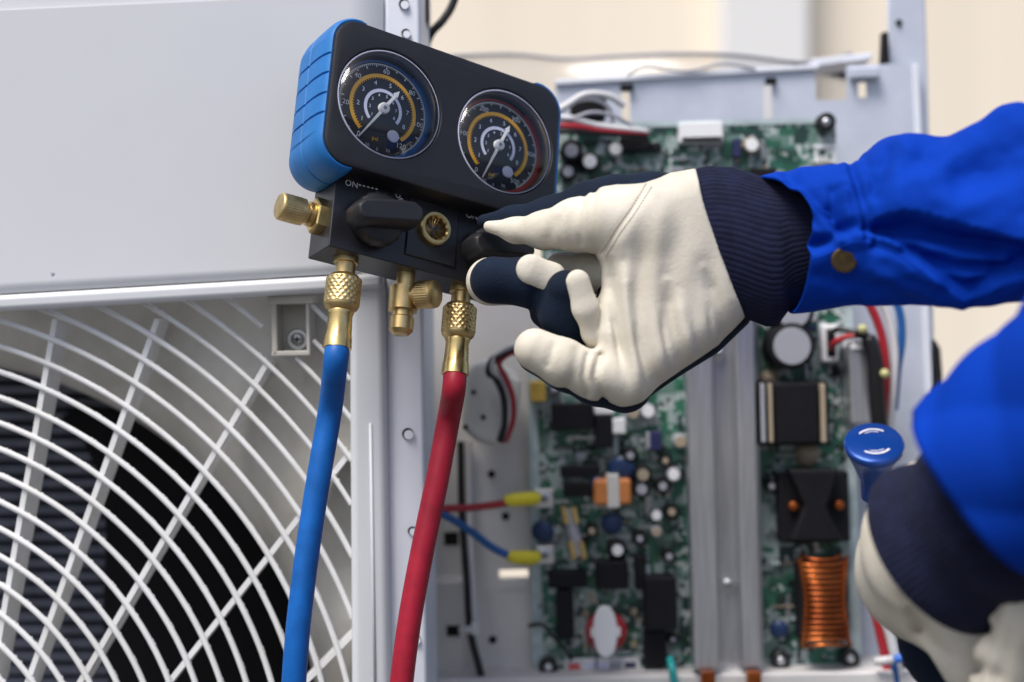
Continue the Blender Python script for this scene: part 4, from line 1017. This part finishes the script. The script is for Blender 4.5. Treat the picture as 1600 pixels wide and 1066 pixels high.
# ------------------------------------------------------------------ the person: two sleeved, gloved forearms
person = thing('person', 'person in royal blue work jacket and cream-and-navy gloves, one hand turning the gauge knob', 'person', U(1600, 700, -0.12))
YH = -0.035           # mid-plane of the upper palm
g = Grid(U(715, 660, 0.05)[:1] + (-0.115,) + (U(0, 660, 0.05).z,) if False else (-0.040, -0.118, -0.062), (0.172, 0.050, 0.122), 0.00115)
PX, PY = g.ppos()
# palm slab -------------------------------------------------
poly = [(1090, 264), (1045, 272), (1004, 292), (965, 300), (944, 330), (938, 395), (940, 450), (930, 520), (938, 590), (968, 628), (1000, 622), (1066, 576), (1120, 540), (1164, 494), (1180, 494), (1160, 380), (1120, 264)]
pl = [(U(x, y, YH).x, U(x, y, YH).z) for x, y in poly]
x2, z2 = g.X[:, 0, :], g.Z[:, 0, :]
d2 = poly_sdf(x2, z2, pl)
qx, qy = 800 + x2 / S(YH), 533 - z2 / S(YH)
# surface relief of the palm side (metres, + = toward the camera)
def gauss(cx, cy, sx, sy, rot=0.0):
    dx, dy = qx - cx, qy - cy; a = dx * math.cos(rot) + dy * math.sin(rot); b = -dx * math.sin(rot) + dy * math.cos(rot)
    return np.exp(-(a / sx) ** 2 - (b / sy) ** 2)
rel = 0.006 * gauss(1030, 350, 85, 90, 0.5) + 0.004 * gauss(1040, 540, 70, 90, 0.2) + 0.005 * gauss(1110, 420, 70, 110)
def crease(pts, w, a):
    sp_ = pspline(pts); d, _ = line_dist(qx, qy, sp_)
    tp = np.ones(qx.shape, np.float32)
    for e_ in (sp_[0], sp_[-1]): tp *= np.clip((np.hypot(qx - e_[0], qy - e_[1]) - 1) / 34, 0, 1)
    return -1.15 * a * np.exp(-(d / w) ** 2) * tp
def ridge(pts, w, a): return -crease(pts, w, a)
rel += crease([(1014, 284), (985, 330), (960, 362), (936, 402)], 5, 0.0030)                 # thumb seam
rel += ridge([(1030, 280), (1002, 330), (976, 368), (944, 412)], 12, 0.0018)
rel += crease([(1004, 300), (996, 400), (990, 470), (1000, 540), (1030, 630)], 15, 0.0028)     # long palm folds
rel += ridge([(1024, 310), (1016, 430), (1014, 500), (1036, 610)], 17, 0.0020)
rel += crease([(950, 400), (958, 480), (970, 560), (974, 640)], 10, 0.0042)
rel += ridge([(970, 410), (976, 490), (988, 570), (1000, 640)], 12, 0.0026)
rel += crease([(1034, 440), (1044, 510), (1070, 590)], 11, 0.0030)
rel += ridge([(1052, 450), (1062, 520), (1086, 580)], 12, 0.0018)
rel += crease([(1090, 420), (1112, 480), (1140, 560)], 11, 0.0032)
for pts, w, a in (([(960, 640), (968, 590), (962, 540), (950, 470)], 5, 0.0024), ([(1008, 640), (1004, 590), (992, 540), (986, 500)], 5, 0.0022),
                  ([(1050, 620), (1040, 570), (1030, 520), (1026, 480)], 5, 0.0020),
                  ([(1092, 580), (1082, 540), (1070, 500)], 5, 0.0018), ([(1120, 570), (1104, 520), (1096, 470)], 5, 0.0016)):
    rel += crease(pts, w, a)
rel += 0.0005 * np.sin(qx * 0.09 + 1.5 * np.sin(qy * 0.03)) * np.exp(-((qx - 1060) / 90) ** 2)
rr, ht = 0.019, 0.0215
yc = YH + 0.0
front = (g.Y < yc).astype(np.float32)
yy = np.abs(g.Y - yc) - ht - front * rel[:, None, :]
wd = d2[:, None, :] + rr
wy = yy + rr
slab = np.minimum(np.maximum(wd, wy), 0) + np.sqrt(np.maximum(wd, 0) ** 2 + np.maximum(wy, 0) ** 2) - rr
# slanted wrist opening
hem = pspline([(1070, 230), (1087, 264), (1100, 320), (1122, 385), (1144, 445), (1164, 494), (1178, 530)])
hd, hs_ = line_dist(PX, PY, hem)
cut_hem = -hd * hs_ * S(YH)            # right of the line = outside
thumb = g.chain([(1010, 348, -0.046, 54), (950, 345, -0.042, 50), (900, 352, -0.034, 40), (850, 360, -0.024, 28), (805, 360, -0.013, 18), (764, 354, -0.005, 9)], 0.006, sy=0.9)
prox = g.chain([(975, 425, -0.022, 36), (925, 425, -0.006, 32), (880, 425, 0.008, 32)], 0.005)                 # index root in the shade of the thumb
prox2 = g.chain([(975, 490, -0.034, 44), (935, 505, -0.018, 32), (918, 510, -0.006, 28)], 0.005)
pinky = g.chain([(975, 590, -0.040, 44), (930, 588, -0.044, 36), (880, 567, -0.046, 37), (836, 546, -0.046, 33)], 0.004)
pad1 = g.chain([(830, 421, -0.037, 24), (862, 434, -0.035, 22), (882, 450, -0.028, 16)], 0.004, sy=0.5)                                   # cream pad of the index
pad2 = g.chain([(903, 440, -0.048, 19), (915, 482, -0.046, 20), (925, 522, -0.040, 15), (931, 554, -0.030, 10)], 0.004, sy=0.6)           # cream pad of the middle finger
tippad = g.chain([(766, 440, -0.006, 38), (830, 441, -0.010, 35)], 0.004)
leather = smin(slab, thumb, 0.010)
leather = np.minimum(leather, prox); leather = smin(leather, prox2, 0.004); leather = smin(leather, pinky, 0.007)
# knuckle creases on the little finger and under the thumb
def carve(F, pts, w, a, ycut=0.0):
    d, _ = line_dist(PX, PY, pspline(pts)); return F + a * np.exp(-(d / w) ** 2) * (g.Y < ycut)
leather = carve(leather, [(938, 556), (930, 590), (944, 626)], 6, 0.0030)
leather = carve(leather, [(902, 548), (896, 585), (884, 606)], 9, 0.0012)
leather = carve(leather, [(930, 300), (922, 345), (934, 392)], 7, 0.0020)
leather = carve(leather, [(905, 320), (890, 350), (893, 385)], 10, 0.0012)
leather = carve(leather, [(868, 345), (858, 372)], 10, 0.0010)
leather = carve(leather, [(918, 556), (912, 590), (918, 616)], 5, 0.0018)
leather = carve(leather, [(915, 305), (905, 340), (908, 380)], 5, 0.0014)
leather = carve(leather, [(880, 330), (874, 355), (878, 384)], 5, 0.0010)
leather = carve(leather, [(866, 540), (856, 570)], 6, 0.0010)
leather = np.maximum(leather, cut_hem)
leather = np.minimum(leather, pad1); leather = np.minimum(leather, pad2); leather = np.minimum(leather, tippad)
glove = nets_obj('glove', leather, g, M['leather'], person)
# navy back of the glove ------------------------------------
d2b = poly_sdf(x2, z2, [(U(x, y, YH).x, U(x, y, YH).z) for x, y in [(1100, 262), (1010, 268), (950, 300), (940, 400), (930, 560), (962, 640), (1004, 632), (1072, 586), (1128, 552), (1176, 506), (1186, 494), (1160, 380), (1130, 264)]])
wd = d2b[:, None, :] + 0.012; wy = np.abs(g.Y - (YH + 0.020)) - 0.0145 + 0.012
back = np.minimum(np.maximum(wd, wy), 0) + np.sqrt(np.maximum(wd, 0) ** 2 + np.maximum(wy, 0) ** 2) - 0.012
thumbb = g.chain([(1015, 312, -0.020, 42), (960, 316, -0.020, 40), (920, 324, -0.016, 38), (860, 338, -0.008, 29), (800, 343, -0.002, 19), (756, 346, 0.004, 11)], 0.006, sy=0.9)
idx_ = g.chain([(771, 438, -0.020, 37), (826, 441, -0.022, 36), (868, 462, -0.020, 37), (905, 480, -0.006, 30)], 0.006)
mid_ = g.chain([(882, 452, -0.036, 30), (880, 490, -0.028, 36), (900, 520, -0.022, 28), (922, 540, -0.018, 16)], 0.006)
ring_ = g.chain([(850, 490, -0.014, 22), (900, 528, -0.010, 24)], 0.006)
pnkb = g.chain([(976, 604, -0.026, 42), (932, 597, -0.032, 36), (884, 574, -0.036, 36), (840, 552, -0.037, 33)], 0.004)
navy = smin(back, thumbb, 0.006); navy = smin(navy, idx_, 0.003); navy = smin(navy, mid_, 0.004); navy = smin(navy, ring_, 0.004); navy = np.minimum(navy, pnkb)
navy = carve(navy, [(832, 404), (836, 440), (830, 476)], 5, 0.0016)
navy = np.maximum(navy, cut_hem - 0.002)
nets_obj('fabric_back', navy, g, M['navy'], glove)
# stitching along the thumb seam
P = MB(); seam = spline([(1014, 290, 0), (988, 330, 0), (963, 364, 0), (942, 398, 0)], 22)
from mathutils.bvhtree import BVHTree
bpy.context.view_layer.update()
dg_ = bpy.context.evaluated_depsgraph_get(); bv = BVHTree.FromObject(glove, dg_)
camp = Vector((0, CAMY, 0))
def on_glove(px, py, bvh=bv):
    d = (U(px, py, 0) - camp).normalized(); hit = bvh.ray_cast(camp, d, 2.0)
    return hit[0], hit[1]
for off in (-5, 5):
    pts = []
    for q in seam:
        h, n = on_glove(q.x + off * 0.85, q.y + off * 0.5)
        if h is not None: pts.append(h + n * 0.0002)
    for i in range(0, len(pts) - 1, 2): P.tube([pts[i], pts[i + 1]], 0.00042, 5)
P.obj('stitching', M['thread'], glove, smooth=True)

# knitted cuff: ribs run along the wrist
def tube_grid(secs, nv, fn=None):
    """secs: list of (center Vector, up Vector, front Vector); returns verts, faces"""
    v = []; f = []; n = len(secs)
    for i, (c, u, w) in enumerate(secs):
        for j in range(nv):
            t = 2 * math.pi * j / nv; k = 1 + (fn(i, t) if fn else 0)
            v.append(c + (u * math.cos(t) + w * math.sin(t)) * k)
    for i in range(n - 1):
        for j in range(nv): f.append((i * nv + j, i * nv + (j + 1) % nv, (i + 1) * nv + (j + 1) % nv, (i + 1) * nv + j))
    return v, f
secs = []
NC = 40
for i in range(NC):
    t = i / (NC - 1); x = 1062 + 228 * t
    top_ = np.interp(x, [1062, 1085, 1110, 1150, 1190, 1240, 1290], [292, 268, 262, 264, 275, 288, 300])
    bot_ = np.interp(x, [1062, 1120, 1165, 1190, 1208, 1225, 1250, 1290], [470, 480, 500, 509, 506, 484, 470, 466])
    Y0 = -0.034 - 0.012 * t
    k = (bot_ - top_) / 2 * S(Y0)
    secs.append((U(x, (top_ + bot_) / 2, Y0), Vector((-0.06, 0, 1)).normalized() * k, Vector((0, -1, 0)) * k * 0.62))
NR = 74
wob = [0.5 * math.sin(i * 1.7) + 0.3 * math.sin(i * 0.6) for i in range(NC)]
v, f = tube_grid(secs, NR * 8, lambda i, t: 0.0150 * abs(math.cos(NR / 2 * t + 0.12 * wob[i])) + 0.006 * math.sin(3 * t + i * 0.16) + 0.004 * math.sin(7 * t - i * 0.3))
mesh_obj('knit_cuff', v, f, M['knit'], glove, smooth=True)

# upper sleeve
def sleeve_mesh(xs, top_f, bot_f, y_f, x_edge, disp, nv=220, flat=0.80, xend=1780):
    n = len(xs); v = []; f = []
    base = np.zeros((n, nv, 3)); nor = np.zeros((n, nv, 3)); pp = np.zeros((n, nv, 2))
    for j in range(nv):
        t = 2 * math.pi * j / nv; x0 = x_edge(math.cos(t), math.sin(t))
        for i in range(n):
            x = x0 + (xend - x0) * xs[i]
            tp, bt, Y0 = top_f(x), bot_f(x), y_f(x); k = (bt - tp) / 2 * S(Y0)
            c = U(x, (tp + bt) / 2, Y0)
            se = 0.85
            cz = math.copysign(abs(math.cos(t)) ** se, math.cos(t)); cy = math.copysign(abs(math.sin(t)) ** se, math.sin(t))
            base[i, j] = (c.x, c.y - cy * k * flat, c.z + cz * k)
            nn = Vector((0, -math.sin(t) / flat, math.cos(t))).normalized(); nor[i, j] = nn
    Yv = base[:, :, 1]; sc_ = FPX / (Yv - CAMY)
    pp[:, :, 0] = 800 + base[:, :, 0] * sc_; pp[:, :, 1] = 533 - base[:, :, 2] * sc_
    facing = np.clip(-nor[:, :, 1] * 1.6 + 0.35, 0, 1)
    dsp = disp(pp[:, :, 0], pp[:, :, 1]) * facing
    from mathutils import noise as mn
    for i in range(n):
        for j in range(nv):
            p = base[i, j]
            dsp[i, j] += 0.0016 * (mn.noise((p[0] * 38, p[1] * 30, p[2] * 62)) ) + 0.0009 * abs(mn.noise((p[0] * 90 + 5, p[1] * 60, p[2] * 120)))
    out = base + nor * dsp[:, :, None]
    # inner hem
    inner = []
    for (k, dx) in ((0.965, 0.0), (0.90, 0.012)):
        ring = out[0].copy(); cc = ring.mean(0); ring = cc + (ring - cc) * np.array([1, k, k]); ring[:, 0] += dx; inner.append(ring)
    allv = np.concatenate([inner[1][None], inner[0][None], out], 0); m = n + 2
    for i in range(m - 1):
        for j in range(nv): f.append((i * nv + j, i * nv + (j + 1) % nv, (i + 1) * nv + (j + 1) % nv, (i + 1) * nv + j))
    return allv.reshape(-1, 3).tolist(), f
def interp(xp, yp):
    from_ = pspline(list(zip(xp, yp)), 8); a = np.array(from_); return lambda x: float(np.interp(x, a[:, 0], a[:, 1]))
top_f = interp([1150, 1190, 1230, 1330, 1352, 1385, 1430, 1475, 1510, 1575, 1610, 1700, 1800], [282, 276, 266, 256, 238, 216, 209, 212, 203, 164, 172, 175, 165])
bot_f = interp([1150, 1240, 1330, 1480, 1600, 1700, 1800], [486, 487, 479, 473, 468, 472, 480])
y_f = lambda x: -0.046 - 0.10 * max(0, (x - 1190)) / 600
L_over = [(1352, 352), (1372, 342), (1410, 336), (1450, 342), (1500, 354), (1560, 366), (1640, 380)]
L_plk = [(1240, 400), (1262, 396), (1290, 386), (1320, 370), (1352, 366), (1396, 380), (1440, 410), (1480, 442), (1515, 454), (1560, 436), (1640, 410)]
L_seam = [(1326, 250), (1340, 290), (1352, 330), (1352, 372)]
def disp_up(px, py):
    D = np.zeros(px.shape)
    d, s_ = line_dist(px, py, pspline(L_over)); above = s_ < 0
    wgt = np.clip((px - 1340) / 40, 0, 1)
    D += np.where(above, 0.012 * np.exp(-(d / 60) ** 2), 0.012 * np.exp(-(d / 7) ** 2) - 0.006 * np.exp(-((d - 18) / 22) ** 2)) * wgt
    d, s_ = line_dist(px, py, pspline(L_plk)); below = s_ > 0
    D += np.where(below, 0.0055 * np.exp(-(d / 45) ** 2), 0.0055 * np.exp(-(d / 4.5) ** 2) - 0.0035 * np.exp(-((d - 10) / 12) ** 2))
    d, s_ = line_dist(px, py, pspline(L_seam)); D += -0.0022 * np.exp(-(d / 5) ** 2) + 0.0015 * np.exp(-((d - 10) / 7) ** 2)
    for pts, w, a in (([(1232, 268), (1258, 300), (1290, 330), (1316, 362)], 11, -0.0040), ([(1250, 300), (1280, 340), (1306, 372)], 12, 0.0040),
                      ([(1302, 300), (1304, 330), (1316, 356)], 10, -0.0045), ([(1318, 290), (1322, 325), (1330, 358)], 10, 0.0035),
                      ([(1252, 370), (1270, 385), (1296, 380)], 8, -0.0040), ([(1256, 350), (1280, 366), (1306, 366)], 8, 0.0030),
                      ([(1390, 235), (1378, 270), (1366, 310)], 12, -0.0055), ([(1412, 240), (1400, 280), (1392, 320)], 20, 0.0045),
                      ([(1470, 222), (1440, 250), (1412, 262)], 20, -0.0035), ([(1560, 190), (1510, 235), (1470, 262), (1440, 290)], 26, 0.0050),
                      ([(1600, 230), (1550, 270), (1490, 300)], 24, -0.0040), ([(1620, 290), (1560, 310), (1480, 318)], 22, 0.0040),
                      ([(1380, 372), (1430, 380), (1500, 396), (1570, 404)], 9, 0.0035), ([(1366, 384), (1420, 396), (1490, 416), (1560, 420)], 9, -0.0040),
                      ([(1400, 362), (1470, 372), (1560, 386)], 8, -0.0035), ([(1420, 420), (1480, 432), (1540, 430)], 10, 0.0025),
                      ([(1360, 420), (1420, 446), (1500, 462)], 12, 0.0025), ([(1280, 430), (1340, 446), (1420, 462)], 14, -0.0020)):
        d, _ = line_dist(px, py, pspline(pts)); D += a * np.exp(-(d / w) ** 2)
    D += 0.0006 * np.sin(px * 0.11 + py * 0.07) * np.sin(py * 0.09 - px * 0.03)
    return D
def edge_up(cz, cy):
    if cy > 0: return float(np.interp(cz, [-1, -0.6, -0.1, 0.2, 0.5, 0.8, 1], [1238, 1243, 1247, 1252, 1240, 1212, 1188]))
    return float(np.interp(cz, [-1, 0, 1], [1238, 1216, 1188]))
v, f = sleeve_mesh(np.linspace(0, 1, 160) ** 1.15, top_f, bot_f, y_f, edge_up, disp_up, nv=250)
slv = mesh_obj('sleeve', v, f, M['jacket'], person, smooth=True)
bpy.context.view_layer.update()
bvs = BVHTree.FromObject(slv, bpy.context.evaluated_depsgraph_get())
h, n = on_glove(1320, 406, bvs)
n = (n + Vector((0.05, -0.6, 0.1))).normalized()
P = MB(); P.lathe(h - n * 0.001, n, [(0, 0.0076), (0.0016, 0.0074), (0.0022, 0.0066), (0.0020, 0.0056), (0.0022, 0.003), (0.0023, 0.0005)], 32)
smooth_by_angle(P.obj('snap_button', M['snap'], slv), 60)
P = MB()
for pts, off in (([(1250, 411), (1290, 399), (1322, 383), (1352, 379), (1394, 393), (1436, 422), (1474, 451)], 0), ([(1322, 262), (1334, 296), (1345, 330), (1346, 362)], 0)):
    L = []
    for q in spline([(a, b, 0) for a, b in pts], 16):
        h, n = on_glove(q.x, q.y, bvs)
        if h is not None: L.append(h + n * 0.0002)
    for i in range(0, len(L) - 1, 2): P.tube([L[i], L[i + 1]], 0.00045, 5)
P.obj('seam_stitching', M['jacket'], slv, smooth=True)

# lower arm, nearer the camera: glove seen from its opening -------------------
g2 = Grid((0.125, -0.235, -0.230), (0.300, -0.045, -0.010), 0.0024)
PX, PY = g2.ppos()
gl2 = g2.chain([(1486, 850, -0.122, 142), (1482, 880, -0.098, 134), (1485, 915, -0.075, 105)], 0.02, sy=0.5)
gl2 = smin(gl2, g2.chain([(1490, 950, -0.12, 80), (1560, 1030, -0.14, 72), (1660, 1060, -0.15, 72)], 0.02, sy=0.6), 0.02)
thmb = g2.chain([(1612, 920, -0.190, 36), (1592, 965, -0.188, 40), (1565, 1045, -0.180, 44), (1550, 1110, -0.17, 40)], 0.01, sy=0.8)
gl2 = smin(gl2, thmb, 0.008)
def carve2(F, pts, w, a):
    d, _ = line_dist(PX, PY, pspline(pts)); return F + a * np.exp(-(d / w) ** 2)
for pts in ([(1598, 930), (1580, 990), (1560, 1060)], [(1560, 950), (1550, 1000), (1530, 1060)], [(1440, 985), (1480, 1020), (1560, 1058)], [(1420, 930), (1440, 980)]): gl2 = carve2(gl2, pts, 11, 0.0040)
o = nets_obj('glove', gl2, g2, M['leather'], person, 3)
o2 = o
d3 = g2.chain([(1500, 1000, -0.090, 95), (1580, 1080, -0.10, 90)], 0.02, sy=0.6)
nets_obj('fabric_back', d3, g2, M['navy'], o2, 3)
# its knitted cuff
secs = []
A0, A1 = U(1518, 826, -0.165), U(1530, 735, -0.205)
ax_ = Vector((0.50, -0.62, 0.55)).normalized()
A1 = A0 + ax_ * 0.085; A0 = A0 - ax_ * 0.019
for i in range(30):
    t = i / 29; c = A0.lerp(A1, t) - ax_ * 0.006
    e1 = Vector((0.62, 0, 0.78)); e1 = (e1 - ax_ * e1.dot(ax_)).normalized(); e2 = ax_.cross(e1)
    R1 = 0.0465 - 0.005 * t; bul = 1 + 0.045 * math.sin(t * 19.0 + 0.8) * (1 - 0.5 * t)
    secs.append((c, e1 * R1 * bul, e2 * R1 * bul))
v, f = tube_grid(secs, 80 * 6, lambda i, t: 0.010 * abs(math.cos(40 * t)) + 0.01 * math.sin(3 * t + i * 0.2))
mesh_obj('knit_cuff', v, f, M['knit'], o2, smooth=True)
# its sleeve
secs = []; B0 = U(1530, 768, -0.205); B1 = B0 + Vector((0.145, -0.10, 0.135))
ax_ = (B1 - B0).normalized()
for i in range(60):
    t = i / 59; c = B0.lerp(B1, t)
    e1 = Vector((0.62, 0, 0.78)); e1 = (e1 - ax_ * e1.dot(ax_)).normalized(); e2 = ax_.cross(e1)
    R1 = 0.0470 + 0.016 * min(1, t * 2.6)
    secs.append((c, e1 * R1, e2 * R1))
v, f = tube_grid(secs, 160, lambda i, t: 0.04 * math.sin(2 * t + i * 0.12) + 0.06 * abs(math.sin(2.5 * t - i * 0.16)) + 0.05 * abs(math.sin(i * 0.28 + 1.5 * t)) - 0.05)
o = mesh_obj('sleeve', v, f, M['jacket'], person, smooth=True); sm = o.modifiers.new('thick', 'SOLIDIFY'); sm.thickness = 0.003; sm.offset = -1

# blue cap held by the lower hand
kb = thing('blue_canister', 'round blue metallic canister top with two white arc marks, held by the lower glove', 'canister', U(1366, 735, -0.055))
cdir = Vector((0.12, 0.62, -0.78)).normalized(); c0 = U(1366, 690, -0.075)
P = MB(); P.lathe(c0, cdir, [(0, 0.0150), (0.0004, 0.0163), (0.0016, 0.0172), (0.0045, 0.0172), (0.006, 0.0162), (0.016, 0.0120), (0.030, 0.0070), (0.045, 0.0060)], 48); cb_ = smooth_by_angle(P.obj('body', M['bluecap'], kb), 35)
e = cdir.orthogonal().normalized(); e1 = (RT - cdir * RT.dot(cdir)).normalized(); e2 = cdir.cross(e1)
P = MB()
for s_ in (1, -1):
    for r0, r1, sp_ in ((0.0098, 0.0107, 0.75), (0.0080, 0.0084, 0.5)):
        v = []; f = []
        for i in range(17):
            t = s_ * math.pi / 2 + sp_ * (i / 8 - 1)
            for r in (r0, r1): v.append(c0 - cdir * 0.0004 + (e1 * math.cos(t) + e2 * math.sin(t)) * r)
        for i in range(16): f.append((2 * i, 2 * i + 1, 2 * i + 3, 2 * i + 2))
        P.add(v, f)
P.obj('arc_marks', M['p_white'], cb_)
print('KNOB2', GM @ (c2 + Vector((0, -0.0285, 0))), 'KNOB1', GM @ (c1 + Vector((0, -0.0285, 0))), 'ports', oL, oR, 'cap', GM @ cs)
